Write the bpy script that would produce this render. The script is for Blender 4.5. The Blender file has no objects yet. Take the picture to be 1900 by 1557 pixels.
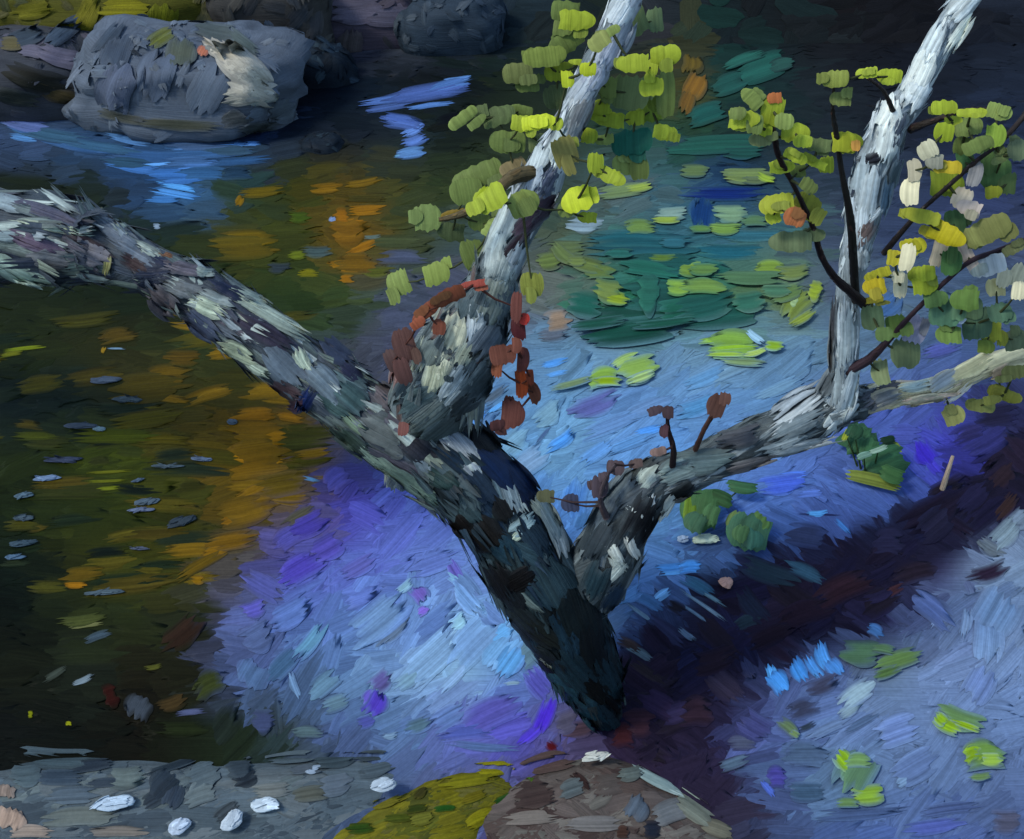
import bpy, math, random
from mathutils import Vector, Matrix, noise
from mathutils.bvhtree import BVHTree
random.seed(11)
R = math.radians
S = bpy.context.scene
C = S.collection

# ------------------------------------------------------------------ camera, sky, sun, exposure
CAM = Vector((0, 0, 3.5)); PITCH = R(41); TY = math.tan(R(21)); TX = TY * 1900 / 1557
cam = bpy.data.objects.new('camera', bpy.data.cameras.new('camera')); C.objects.link(cam)
cam.location = CAM; cam.rotation_euler = (R(90) - PITCH, 0, 0)
cam.data.sensor_fit = 'HORIZONTAL'; cam.data.angle = 2 * math.atan(TX)
cam.data.clip_end = 2000; S.camera = cam

SUN_EL, SUN_AZ = R(52), R(-105)         # azimuth from +y towards +x: light from the left, a little behind the viewer
w = bpy.data.worlds.new('World'); S.world = w; w.use_nodes = True
nt = w.node_tree; bg = nt.nodes['Background']
sky = nt.nodes.new('ShaderNodeTexSky'); sky.sky_type = 'NISHITA'; sky.sun_disc = False
sky.sun_elevation = SUN_EL; sky.sun_rotation = SUN_AZ
nt.links.new(sky.outputs[0], bg.inputs[0]); bg.inputs[1].default_value = 0.15
sl = bpy.data.lights.new('sun', 'SUN'); sl.energy = 1.5; sl.angle = R(12); sl.color = (1, .95, .86)
so = bpy.data.objects.new('sun', sl); C.objects.link(so)
sd = Vector((math.sin(SUN_AZ) * math.cos(SUN_EL), math.cos(SUN_AZ) * math.cos(SUN_EL), math.sin(SUN_EL)))
so.rotation_euler = sd.to_track_quat('Z', 'Y').to_euler()
S.view_settings.view_transform = 'Standard'; S.view_settings.look = 'None'
S.view_settings.exposure = 0.6; S.view_settings.gamma = 1.0
S.cycles.max_bounces = 6

# ------------------------------------------------------------------ small helpers
FW = Vector((0, math.cos(PITCH), -math.sin(PITCH))); UP = Vector((0, math.sin(PITCH), math.cos(PITCH)))
def ray(px, py):
    return FW + Vector((1, 0, 0)) * ((px - 950) / 950 * TX) + UP * ((778.5 - py) / 778.5 * TY)
def gnd(px, py, z=0.0):
    d = ray(px, py); return CAM + d * ((z - CAM.z) / d.z)
def at(px, py, Y):
    d = ray(px, py); return CAM + d * (Y / d.y)
def mpp(P):                                  # metres one photo pixel spans at P
    return (P - CAM).dot(FW) * TX / 950
TINT = (.92, .98, .96)                       # white balance of the painted colours against the daylight
def lin(h):
    if not isinstance(h, str): return h
    v = [int(h[i:i + 2], 16) / 255 for i in (1, 3, 5)]
    v = [c / 12.92 if c <= .04045 else ((c + .055) / 1.055) ** 2.4 for c in v]
    if v[2] > 1.6 * v[1] and v[2] > .12: v = [v[0] * 1.06, v[1] * 1.22, v[2] * .86]      # pool blues, painted sky reflection: made greyer
    return tuple(min(.9, a * b) for a, b in zip(v, TINT))
def lerp(a, b, t): return tuple(x + (y - x) * t for x, y in zip(a, b))
def nz(p, s, seed=0.0): return noise.noise(Vector((p[0] * s + seed, p[1] * s - seed, p[2] * s + seed * .7)))

# ------------------------------------------------------------------ materials
def material(name, rough, spec, bump=.5, streak=.28, grain=None):
    m = bpy.data.materials.new(name); m.use_nodes = True
    n = m.node_tree.nodes; l = m.node_tree.links; b = n['Principled BSDF']
    a = n.new('ShaderNodeAttribute'); a.attribute_name = 'painted_colour'
    uv = n.new('ShaderNodeUVMap'); uv.uv_map = 'bristle'
    mp = n.new('ShaderNodeMapping'); mp.inputs['Scale'].default_value = (4, 150, 1)
    l.new(uv.outputs[0], mp.inputs[0])
    t = n.new('ShaderNodeTexNoise'); t.inputs['Scale'].default_value = 1; t.inputs['Detail'].default_value = 4
    l.new(mp.outputs[0], t.inputs['Vector'])
    g = n.new('ShaderNodeTexCoord'); t2 = n.new('ShaderNodeTexNoise'); t2.inputs['Scale'].default_value = grain or 60
    t2.inputs['Detail'].default_value = 5; l.new(g.outputs['Object'], t2.inputs['Vector'])
    ad = n.new('ShaderNodeMath'); ad.operation = 'MULTIPLY_ADD'; ad.inputs[1].default_value = .45
    l.new(t2.outputs[0], ad.inputs[0]); l.new(t.outputs[0], ad.inputs[2])
    mr = n.new('ShaderNodeMapRange'); mr.inputs['From Min'].default_value = .45; mr.inputs['From Max'].default_value = 1.0
    mr.inputs['To Min'].default_value = 1 - streak; mr.inputs['To Max'].default_value = 1 + streak
    l.new(ad.outputs[0], mr.inputs[0])
    mx = n.new('ShaderNodeVectorMath'); mx.operation = 'SCALE'
    l.new(a.outputs['Color'], mx.inputs[0]); l.new(mr.outputs[0], mx.inputs['Scale'])
    l.new(mx.outputs[0], b.inputs['Base Color'])
    bp = n.new('ShaderNodeBump'); bp.inputs['Strength'].default_value = bump; bp.inputs['Distance'].default_value = .006
    l.new(ad.outputs[0], bp.inputs['Height']); l.new(bp.outputs[0], b.inputs['Normal'])
    b.inputs['Roughness'].default_value = rough; b.inputs['Specular IOR Level'].default_value = spec
    return m
M_WATER = material('rippled_water', .5, .03, .36, .26)
M_BARK = material('bark', .5, .12, .8, .36)
M_ROCK = material('rock', .65, .08, .6, .22)
M_LEAF = material('leaf', .5, .08, .35, .18)
M_MOSS = material('moss', .7, .06, .7, .3)
M_EARTH = material('earth', .8, .04, .6, .3)

# ------------------------------------------------------------------ mesh building
class MB:
    def __init__(s): s.v = []; s.f = []; s.c = []; s.uv = []
    def grid(s, pts, cols, uvs, na, nb):                 # (na+1) x (nb+1) points
        o = len(s.v); s.v += pts; s.c += cols; s.uv += uvs
        for i in range(na):
            for j in range(nb):
                a = o + i * (nb + 1) + j; s.f.append((a, a + 1, a + nb + 2, a + nb + 1))
    def build(s, name, mat, parent=None, origin=None):
        me = bpy.data.meshes.new(name)
        org = Vector(origin) if origin is not None else Vector((0, 0, 0))
        me.from_pydata([tuple(Vector(p) - org) for p in s.v], [], s.f)
        at_ = me.color_attributes.new('painted_colour', 'FLOAT_COLOR', 'POINT')
        at_.data.foreach_set('color', [x for c in s.c for x in (c[0], c[1], c[2], 1)])
        uvl = me.uv_layers.new(name='bristle')
        idx = [0] * len(me.loops); me.loops.foreach_get('vertex_index', idx)
        uvl.data.foreach_set('uv', [x for i in idx for x in s.uv[i]])
        me.polygons.foreach_set('use_smooth', [True] * len(me.polygons))
        me.materials.append(mat); me.update()
        o = bpy.data.objects.new(name, me); C.objects.link(o)
        o.location = org
        if parent is not None:
            o.parent = parent
            base = parent
            loc = Vector((0, 0, 0))
            while base is not None: loc += base.location; base = base.parent
            o.location = org - loc
        return o
def tag(o, label=None, cat=None, group=None, kind=None):
    if label: o['label'] = label
    if cat: o['category'] = cat
    if group: o['group'] = group
    if kind: o['kind'] = kind
    return o
def empty(name, loc):
    o = bpy.data.objects.new(name, None); C.objects.link(o); o.location = loc; o.empty_display_size = .2
    return o

def dab_pattern(L, W, na, nb, ragged, curve, taper=.2):
    """offsets (s, t, height 0..1, column shade) of one bristle stroke"""
    e0 = [random.uniform(0, ragged) for _ in range(nb + 1)]; e1 = [random.uniform(0, ragged) for _ in range(nb + 1)]
    rid = [random.uniform(.3, 1) for _ in range(nb + 1)]; sh = [random.gauss(0, 1) for _ in range(nb + 1)]
    out = []
    for i in range(na + 1):
        u = i / na
        for j in range(nb + 1):
            t = j / nb * 2 - 1
            e = .06 * t * t
            s_ = (e0[j] + e) + u * (1 - e0[j] - e1[j] - 2 * e)
            s_ = (s_ - .5) * L
            wv = (1 - taper * abs(2 * u - 1) ** 3)
            tt = t * .5 * W * wv + curve * W * (1 - (2 * u - 1) ** 2) - curve * W * .5
            h = (1 - t * t) ** .5 if abs(t) < 1 else 0
            h = h * .6 + rid[j] * .4 if 0 < j < nb else 0
            if i in (0, na): h *= .2
            out.append((s_, tt, h, sh[j]))
    return out
def shade(c, k, j):
    f = 1 + k * j
    return tuple(max(.0012, x * f) for x in c)
SEQ = [0]
def stroke_px(mb, mapper, px, py, L, W, ang, col, jit=.10, ragged=.14, curve=None, hs=.10, na=6, nb=7, ramp=None, under=None, soft=.6, over=0.):
    """one stroke, laid over the surface the mapper returns for a photo position"""
    col = lin(col); ramp = lin(ramp) if ramp else None
    if curve is None: curve = random.uniform(-.18, .18)
    ca, sa = math.cos(R(ang)), math.sin(R(ang))
    P0, N0 = mapper(px, py, None)
    if P0 is None: return
    k = mpp(P0); SEQ[0] += 1
    base = .001 + (SEQ[0] % 97) * .000012 + over
    cut = [(random.uniform(.0, .35), random.uniform(.65, 1.)) for _ in range(nb + 1)]; q_ = -1
    pts = []; cols = []; uvs = []
    uo, vo = random.random() * 50, random.random() * 50
    for (s_, t, h, sh) in dab_pattern(L, W, na, nb, ragged, curve):
        P, N = mapper(px + s_ * ca - t * sa, py - s_ * sa - t * ca, (P0, N0))
        pts.append(P + N * (base + h * hs * W * k))
        c = col if ramp is None else lerp(col, ramp, s_ / L + .5)
        if under:                                   # wet edges: the stroke thins out into what lies under it
            q_ += 1; i, j = divmod(q_, nb + 1); u = i / na; v = abs(j / nb * 2 - 1)
            e = max(0, (cut[j][0] - u) / .35, (u - cut[j][1]) / .35, (v - .55) / .45)
            c = lerp(c, under(px + s_ * ca - t * sa, py - s_ * sa - t * ca), min(1, e) * soft)
        cols.append(shade(c, jit, sh)); uvs.append((s_ * k + uo, t * k + vo))
    mb.grid(pts, cols, uvs, na, nb)
def stroke3(mb, P, U, N, L, W, col, jit=.12, ragged=.14, hs=.10, rad=None, lift=.003, na=5, nb=5, bend=0., under=None, soft=.7):
    """one stroke in metres on the tangent plane of a surface (rad: radius the surface falls away with)"""
    col = lin(col); V = N.cross(U).normalized(); U = U.normalized()
    uo, vo = random.random() * 50, random.random() * 50
    pts = []; cols = []; uvs = []
    cut = [(random.uniform(.0, .35), random.uniform(.65, 1.)) for _ in range(nb + 1)]; q_ = -1; col0 = col
    for (s_, t, h, sh) in dab_pattern(L, W, na, nb, ragged, random.uniform(-.15, .15)):
        q_ += 1; i, j = divmod(q_, nb + 1)
        if under:
            u = i / na; v = abs(j / nb * 2 - 1)
            e = max(0, (cut[j][0] - u) / .35, (u - cut[j][1]) / .35, (v - .55) / .45); col = lerp(col0, under, min(1, e) * soft)
        drop = (t * t) / (2 * rad) if rad else 0
        if rad: drop = min(drop, rad * .5)
        pts.append(P + U * s_ + V * t + N * (lift + h * hs * W - drop - bend * s_ * s_))
        cols.append(shade(col, jit, sh)); uvs.append((s_ + uo, t + vo))
    mb.grid(pts, cols, uvs, na, nb)
def flat_mapper(z):
    def f(px, py, ref): return gnd(px, py, z), Vector((0, 0, 1))
    return f
def bvh_mapper(mb):
    tree = BVHTree.FromPolygons([tuple(p) for p in mb.v], mb.f)
    def f(px, py, ref):
        d = ray(px, py).normalized()
        hit, n, i, dist = tree.ray_cast(CAM, d)
        if ref is None:
            if hit is None:
                return None, None
            if n.dot(d) > 0: n = -n
            return hit, n
        P0, N0 = ref
        if hit is None or (hit - P0).length > .35:
            pn = (N0 - d).normalized()
            q = CAM + d * ((P0 - CAM).dot(pn) / d.dot(pn))
            return q, pn
        if n.dot(d) > 0: n = -n
        return hit, n
    return f

# ------------------------------------------------------------------ colour of pool and shallows, reflections and tree shadow painted in, on a 100 px lattice
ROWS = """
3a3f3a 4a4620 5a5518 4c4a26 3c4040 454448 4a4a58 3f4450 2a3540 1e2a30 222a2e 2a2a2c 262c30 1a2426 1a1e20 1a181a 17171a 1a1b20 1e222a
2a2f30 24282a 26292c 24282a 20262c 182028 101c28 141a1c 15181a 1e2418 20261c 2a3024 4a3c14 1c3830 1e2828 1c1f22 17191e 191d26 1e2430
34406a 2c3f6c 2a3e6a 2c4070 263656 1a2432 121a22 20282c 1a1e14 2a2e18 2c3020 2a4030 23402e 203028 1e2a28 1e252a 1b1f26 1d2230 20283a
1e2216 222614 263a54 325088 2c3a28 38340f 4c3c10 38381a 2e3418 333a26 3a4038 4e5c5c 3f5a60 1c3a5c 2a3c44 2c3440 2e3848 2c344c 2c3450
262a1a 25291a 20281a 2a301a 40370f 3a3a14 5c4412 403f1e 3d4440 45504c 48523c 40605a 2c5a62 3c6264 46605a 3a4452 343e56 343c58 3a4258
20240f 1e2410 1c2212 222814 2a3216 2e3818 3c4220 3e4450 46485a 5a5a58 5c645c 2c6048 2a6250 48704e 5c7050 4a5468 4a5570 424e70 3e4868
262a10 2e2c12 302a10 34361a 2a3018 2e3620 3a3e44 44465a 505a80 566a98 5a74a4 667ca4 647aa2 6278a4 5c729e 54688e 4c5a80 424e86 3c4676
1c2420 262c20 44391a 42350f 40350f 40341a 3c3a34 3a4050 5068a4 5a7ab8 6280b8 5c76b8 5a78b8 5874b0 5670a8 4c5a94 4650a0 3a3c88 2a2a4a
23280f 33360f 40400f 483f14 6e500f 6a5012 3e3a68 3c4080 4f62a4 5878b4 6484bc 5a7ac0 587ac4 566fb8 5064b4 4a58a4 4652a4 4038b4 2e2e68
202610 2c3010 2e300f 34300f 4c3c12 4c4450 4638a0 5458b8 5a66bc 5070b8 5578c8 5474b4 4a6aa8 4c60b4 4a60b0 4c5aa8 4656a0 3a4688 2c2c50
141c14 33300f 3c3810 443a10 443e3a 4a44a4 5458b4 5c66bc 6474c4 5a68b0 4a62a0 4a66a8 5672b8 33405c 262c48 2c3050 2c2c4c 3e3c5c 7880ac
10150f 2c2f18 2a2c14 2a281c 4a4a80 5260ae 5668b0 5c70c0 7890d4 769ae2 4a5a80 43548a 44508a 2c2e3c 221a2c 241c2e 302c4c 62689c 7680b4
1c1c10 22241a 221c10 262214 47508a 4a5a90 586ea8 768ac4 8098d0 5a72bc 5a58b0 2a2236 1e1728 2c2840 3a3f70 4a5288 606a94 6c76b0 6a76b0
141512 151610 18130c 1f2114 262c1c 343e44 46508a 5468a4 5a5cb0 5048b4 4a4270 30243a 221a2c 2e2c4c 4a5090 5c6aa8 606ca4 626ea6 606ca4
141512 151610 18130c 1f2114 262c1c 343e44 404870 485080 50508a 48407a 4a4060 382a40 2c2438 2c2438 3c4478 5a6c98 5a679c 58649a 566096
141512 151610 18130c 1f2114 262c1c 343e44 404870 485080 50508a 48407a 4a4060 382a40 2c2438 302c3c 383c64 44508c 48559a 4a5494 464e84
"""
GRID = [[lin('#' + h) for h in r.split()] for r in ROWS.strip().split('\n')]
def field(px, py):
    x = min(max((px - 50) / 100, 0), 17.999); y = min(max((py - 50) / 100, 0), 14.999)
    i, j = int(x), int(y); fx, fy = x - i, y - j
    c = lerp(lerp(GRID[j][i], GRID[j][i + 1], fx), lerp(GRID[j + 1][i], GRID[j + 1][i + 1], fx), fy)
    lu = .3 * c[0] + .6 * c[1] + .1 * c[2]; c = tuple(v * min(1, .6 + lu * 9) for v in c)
    if c[2] < c[1] and c[0] < .05: c = (c[0] * .84, c[1], c[2])
    if px > 1120 and py > 780:                     # the tree's shadow, painted dark from its foot to the far right
        for (x0, y0, w0), (x1, y1, w1) in zip(SHADOW_BAND, SHADOW_BAND[1:]):
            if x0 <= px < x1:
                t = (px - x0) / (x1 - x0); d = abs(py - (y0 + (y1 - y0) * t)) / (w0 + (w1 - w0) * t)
                c = lerp(c, SHADOW_TONE, max(0, min(1, 1.9 - 1.5 * d)) * .92)
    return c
SHADOW_BAND = [(1120, 1320, 70), (1200, 1275, 140), (1330, 1195, 140), (1470, 1115, 110), (1620, 1050, 95), (1760, 965, 90), (1900, 865, 95), (2200, 690, 100)]
SHADOW_TONE = lin('#1b1626')
def flow(px, py):
    """direction of the ripples"""
    if py < 330: return random.gauss(2, 8)
    if px < 620 - max(0, (py - 900)) * .5: return random.gauss(2, 9)
    if py < 640: return random.gauss(4, 12)
    if px > 1150 and 900 < py + (px - 1500) * .62 < 1330 - 60: return random.gauss(-35, 14)
    if px > 1150 and py > 1000: return random.gauss(28, 25)
    if px < 1100 and py > 860: return random.gauss(38, 22)
    return random.gauss(27, 12)

# ------------------------------------------------------------------ ground, water, far bank
g = MB()
N_ = 40
pts = []; cols = []; uvs = []
for i in range(N_ + 1):
    for j in range(N_ + 1):
        x = (i / N_ * 2 - 1); y = (j / N_ * 2 - 1)
        x = 400 * math.copysign(abs(x) ** 3, x); y = 5 + 400 * math.copysign(abs(y) ** 3, y)
        r_ = math.hypot(x, y - 5)
        z = -.12 + max(0, r_ - 9.5) ** .8 * .10 + (max(0, r_ - 9) * .02) * nz((x, y, 0), .12)
        pts.append(Vector((x, y, z))); c = lerp(lin('#23281c'), lin('#2e2a1a'), .5 + nz((x, y, 0), .3)); cols.append(c); uvs.append((x * .2, y * .02))
g.grid(pts, cols, uvs, N_, N_)
tag(g.build('ground', M_EARTH), kind='structure')

wat = MB()
nx, ny = 150, 120
pts = []; cols = []; uvs = []
for j in range(ny + 1):
    for i in range(nx + 1):
        px = -500 + 2900 * i / nx; py = 1750 - (1750 - 40) * j / ny
        P = gnd(px, py, 0); P.z += .006 * nz(P, 3)
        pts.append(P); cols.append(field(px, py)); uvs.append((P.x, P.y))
wat.grid(pts, cols, uvs, ny, nx)
mw = flat_mapper(0)
spots = []
for k in range(5600):
    py = random.uniform(60, 1640); px = random.uniform(-260, 2160)
    spots.append((px, py))
for (px, py) in spots:
    sc = .75 + .45 * (py / 1557)
    W = random.uniform(14, 56) * sc; L = W * random.uniform(2.4, 5.5) if W < 32 else W * random.uniform(1.8, 3.2)
    c = field(px + random.gauss(0, 20), py + random.gauss(0, 12))
    c = shade(c, 1, random.gauss(0, .09))
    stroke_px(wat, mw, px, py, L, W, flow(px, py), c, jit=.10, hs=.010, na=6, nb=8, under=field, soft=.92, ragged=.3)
def parse(s):
    out = []
    for e in s.replace('\n', ';').split(';'):
        e = e.strip()
        if e:
            a = e.split(','); out.append((float(a[0]), float(a[1]), float(a[2]), float(a[3]), float(a[4]), '#' + a[5].strip()))
    return out
HAND_WATER = parse("""
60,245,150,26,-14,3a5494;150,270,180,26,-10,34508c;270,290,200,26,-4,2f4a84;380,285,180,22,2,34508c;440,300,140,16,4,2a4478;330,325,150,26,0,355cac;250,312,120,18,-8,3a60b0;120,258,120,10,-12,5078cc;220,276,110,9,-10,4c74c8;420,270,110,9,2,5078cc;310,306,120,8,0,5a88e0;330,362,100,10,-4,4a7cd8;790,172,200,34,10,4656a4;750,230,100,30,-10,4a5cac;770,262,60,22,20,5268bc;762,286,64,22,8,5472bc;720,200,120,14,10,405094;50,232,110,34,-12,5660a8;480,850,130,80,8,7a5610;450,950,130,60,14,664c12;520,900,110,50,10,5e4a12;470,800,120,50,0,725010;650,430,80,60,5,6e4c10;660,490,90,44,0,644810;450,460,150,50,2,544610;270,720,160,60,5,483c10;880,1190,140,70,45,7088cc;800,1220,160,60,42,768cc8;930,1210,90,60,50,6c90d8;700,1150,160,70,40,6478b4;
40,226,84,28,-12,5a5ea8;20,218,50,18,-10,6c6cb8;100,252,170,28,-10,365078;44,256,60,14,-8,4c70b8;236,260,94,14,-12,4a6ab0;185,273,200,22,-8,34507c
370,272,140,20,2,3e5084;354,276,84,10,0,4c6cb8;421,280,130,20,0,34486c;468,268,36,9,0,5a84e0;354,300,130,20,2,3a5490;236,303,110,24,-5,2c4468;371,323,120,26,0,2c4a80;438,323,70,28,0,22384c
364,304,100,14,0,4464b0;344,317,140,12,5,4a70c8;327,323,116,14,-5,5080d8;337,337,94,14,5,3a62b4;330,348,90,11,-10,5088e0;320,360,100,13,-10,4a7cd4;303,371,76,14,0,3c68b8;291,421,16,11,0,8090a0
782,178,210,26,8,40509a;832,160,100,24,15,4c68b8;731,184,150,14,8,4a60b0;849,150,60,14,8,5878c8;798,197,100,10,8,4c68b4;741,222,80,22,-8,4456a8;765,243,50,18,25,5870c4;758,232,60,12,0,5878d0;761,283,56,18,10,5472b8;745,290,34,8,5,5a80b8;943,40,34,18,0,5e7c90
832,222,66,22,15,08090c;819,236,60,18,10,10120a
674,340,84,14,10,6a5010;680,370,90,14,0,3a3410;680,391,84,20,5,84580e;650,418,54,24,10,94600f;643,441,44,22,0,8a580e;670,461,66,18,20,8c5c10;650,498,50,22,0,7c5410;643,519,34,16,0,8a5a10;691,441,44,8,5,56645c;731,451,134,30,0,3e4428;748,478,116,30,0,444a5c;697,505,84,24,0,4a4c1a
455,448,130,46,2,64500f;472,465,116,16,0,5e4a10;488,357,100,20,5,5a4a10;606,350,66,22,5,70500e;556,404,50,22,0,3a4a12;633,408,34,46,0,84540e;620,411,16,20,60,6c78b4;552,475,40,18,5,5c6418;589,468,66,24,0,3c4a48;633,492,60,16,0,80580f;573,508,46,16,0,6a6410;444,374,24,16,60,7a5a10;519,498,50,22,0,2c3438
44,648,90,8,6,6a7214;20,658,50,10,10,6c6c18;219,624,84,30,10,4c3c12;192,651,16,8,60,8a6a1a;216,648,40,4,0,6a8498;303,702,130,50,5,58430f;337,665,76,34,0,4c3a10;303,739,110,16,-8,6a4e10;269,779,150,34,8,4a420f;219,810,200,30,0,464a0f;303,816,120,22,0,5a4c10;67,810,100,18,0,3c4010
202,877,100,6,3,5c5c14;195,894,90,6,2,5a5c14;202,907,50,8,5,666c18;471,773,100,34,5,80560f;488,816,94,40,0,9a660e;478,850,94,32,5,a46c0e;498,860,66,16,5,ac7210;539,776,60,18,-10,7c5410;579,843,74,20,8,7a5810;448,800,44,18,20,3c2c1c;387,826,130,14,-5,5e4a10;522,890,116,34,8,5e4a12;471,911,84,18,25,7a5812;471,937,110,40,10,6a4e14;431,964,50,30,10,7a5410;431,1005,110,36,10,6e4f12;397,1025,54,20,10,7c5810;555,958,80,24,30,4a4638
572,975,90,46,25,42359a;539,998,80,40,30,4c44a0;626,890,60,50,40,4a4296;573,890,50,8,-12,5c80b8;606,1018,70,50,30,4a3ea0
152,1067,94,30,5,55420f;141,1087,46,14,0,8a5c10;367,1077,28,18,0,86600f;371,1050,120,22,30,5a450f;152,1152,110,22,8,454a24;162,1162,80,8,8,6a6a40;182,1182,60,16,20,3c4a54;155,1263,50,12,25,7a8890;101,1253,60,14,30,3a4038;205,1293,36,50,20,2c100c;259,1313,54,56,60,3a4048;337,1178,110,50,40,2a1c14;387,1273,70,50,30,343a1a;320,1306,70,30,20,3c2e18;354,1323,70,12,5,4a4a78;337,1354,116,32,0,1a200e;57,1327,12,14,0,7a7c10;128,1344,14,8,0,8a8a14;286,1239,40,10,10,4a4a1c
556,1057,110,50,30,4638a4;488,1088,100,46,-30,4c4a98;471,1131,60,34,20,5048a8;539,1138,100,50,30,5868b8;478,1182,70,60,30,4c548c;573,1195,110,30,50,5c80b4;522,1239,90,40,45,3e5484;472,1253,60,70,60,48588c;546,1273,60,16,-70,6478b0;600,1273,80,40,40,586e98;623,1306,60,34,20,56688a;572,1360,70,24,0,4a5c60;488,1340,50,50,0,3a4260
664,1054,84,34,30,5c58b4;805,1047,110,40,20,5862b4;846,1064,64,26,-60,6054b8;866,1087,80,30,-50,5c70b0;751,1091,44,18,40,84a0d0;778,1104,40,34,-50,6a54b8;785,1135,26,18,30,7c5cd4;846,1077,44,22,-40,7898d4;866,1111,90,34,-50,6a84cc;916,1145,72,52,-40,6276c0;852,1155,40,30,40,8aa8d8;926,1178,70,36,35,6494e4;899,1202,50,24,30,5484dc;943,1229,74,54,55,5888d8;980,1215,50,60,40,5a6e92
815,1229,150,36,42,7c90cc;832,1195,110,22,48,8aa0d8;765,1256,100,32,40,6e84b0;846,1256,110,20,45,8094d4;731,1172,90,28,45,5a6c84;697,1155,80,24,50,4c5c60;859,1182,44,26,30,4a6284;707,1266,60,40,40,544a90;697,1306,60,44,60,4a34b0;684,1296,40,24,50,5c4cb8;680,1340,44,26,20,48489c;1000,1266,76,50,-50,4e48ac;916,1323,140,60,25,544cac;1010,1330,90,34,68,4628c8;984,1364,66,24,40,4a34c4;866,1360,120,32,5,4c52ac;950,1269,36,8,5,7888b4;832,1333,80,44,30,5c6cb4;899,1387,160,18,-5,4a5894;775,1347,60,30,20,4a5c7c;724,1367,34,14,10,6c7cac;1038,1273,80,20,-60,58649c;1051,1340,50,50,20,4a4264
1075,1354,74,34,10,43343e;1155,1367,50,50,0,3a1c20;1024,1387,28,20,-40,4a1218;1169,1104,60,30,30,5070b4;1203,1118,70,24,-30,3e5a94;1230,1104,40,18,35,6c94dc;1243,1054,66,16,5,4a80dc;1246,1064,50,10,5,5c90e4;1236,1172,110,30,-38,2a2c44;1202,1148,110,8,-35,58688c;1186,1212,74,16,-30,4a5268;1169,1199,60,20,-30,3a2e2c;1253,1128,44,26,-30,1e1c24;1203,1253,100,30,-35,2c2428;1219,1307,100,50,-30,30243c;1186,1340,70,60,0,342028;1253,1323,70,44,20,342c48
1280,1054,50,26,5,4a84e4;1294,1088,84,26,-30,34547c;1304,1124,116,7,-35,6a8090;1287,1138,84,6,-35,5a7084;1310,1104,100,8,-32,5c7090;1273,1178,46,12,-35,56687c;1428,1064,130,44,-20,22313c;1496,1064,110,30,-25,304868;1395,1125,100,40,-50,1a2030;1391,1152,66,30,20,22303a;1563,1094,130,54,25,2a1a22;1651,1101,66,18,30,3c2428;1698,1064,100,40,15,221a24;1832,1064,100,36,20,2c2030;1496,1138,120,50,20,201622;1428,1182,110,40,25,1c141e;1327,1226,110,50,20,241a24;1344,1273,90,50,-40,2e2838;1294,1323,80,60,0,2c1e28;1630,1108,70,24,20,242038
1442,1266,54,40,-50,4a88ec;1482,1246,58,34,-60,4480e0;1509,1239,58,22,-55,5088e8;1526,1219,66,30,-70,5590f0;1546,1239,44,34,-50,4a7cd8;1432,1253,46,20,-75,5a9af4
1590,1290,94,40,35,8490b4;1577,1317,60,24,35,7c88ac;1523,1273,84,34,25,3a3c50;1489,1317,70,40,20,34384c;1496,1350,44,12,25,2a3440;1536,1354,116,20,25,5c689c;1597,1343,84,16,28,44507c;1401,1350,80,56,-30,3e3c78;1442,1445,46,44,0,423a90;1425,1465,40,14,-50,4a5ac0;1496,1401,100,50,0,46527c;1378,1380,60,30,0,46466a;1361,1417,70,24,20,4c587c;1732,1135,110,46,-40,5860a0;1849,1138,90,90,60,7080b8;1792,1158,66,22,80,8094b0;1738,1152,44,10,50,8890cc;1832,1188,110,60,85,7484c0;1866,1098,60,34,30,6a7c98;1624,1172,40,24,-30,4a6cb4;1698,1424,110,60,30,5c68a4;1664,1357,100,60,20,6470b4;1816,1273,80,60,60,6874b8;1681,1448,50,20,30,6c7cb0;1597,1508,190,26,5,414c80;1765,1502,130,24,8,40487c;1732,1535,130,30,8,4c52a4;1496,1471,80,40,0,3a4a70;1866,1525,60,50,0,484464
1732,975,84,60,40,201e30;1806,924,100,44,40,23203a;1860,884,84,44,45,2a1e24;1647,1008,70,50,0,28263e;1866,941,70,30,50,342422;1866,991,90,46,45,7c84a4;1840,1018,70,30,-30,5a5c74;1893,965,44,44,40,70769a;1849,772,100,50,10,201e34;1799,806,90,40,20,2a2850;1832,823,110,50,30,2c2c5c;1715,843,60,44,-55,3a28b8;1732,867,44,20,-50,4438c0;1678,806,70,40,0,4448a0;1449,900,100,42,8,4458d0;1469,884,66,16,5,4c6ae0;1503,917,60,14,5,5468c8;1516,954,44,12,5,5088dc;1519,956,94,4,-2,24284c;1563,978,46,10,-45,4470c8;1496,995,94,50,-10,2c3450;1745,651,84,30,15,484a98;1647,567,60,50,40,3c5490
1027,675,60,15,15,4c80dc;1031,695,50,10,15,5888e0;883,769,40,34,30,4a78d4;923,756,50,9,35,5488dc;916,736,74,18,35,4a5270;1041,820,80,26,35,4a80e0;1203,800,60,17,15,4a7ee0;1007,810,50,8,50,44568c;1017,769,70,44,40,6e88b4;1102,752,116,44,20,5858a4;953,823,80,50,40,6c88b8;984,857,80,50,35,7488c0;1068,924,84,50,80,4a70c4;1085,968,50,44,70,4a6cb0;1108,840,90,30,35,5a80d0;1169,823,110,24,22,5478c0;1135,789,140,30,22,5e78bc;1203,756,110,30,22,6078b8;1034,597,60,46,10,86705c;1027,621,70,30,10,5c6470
1361,688,134,24,22,6a80ac;1445,722,110,24,25,6880b0;1310,702,100,30,25,5c80c0;1294,756,100,34,20,4a74b4;1344,360,190,28,0,10245c;1304,397,66,56,80,14306a;1395,438,170,22,0,2e5c66;1361,468,150,30,0,1e4e68;1085,418,80,34,0,7a8c94;1125,360,84,16,0,5c6874
""")
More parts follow.
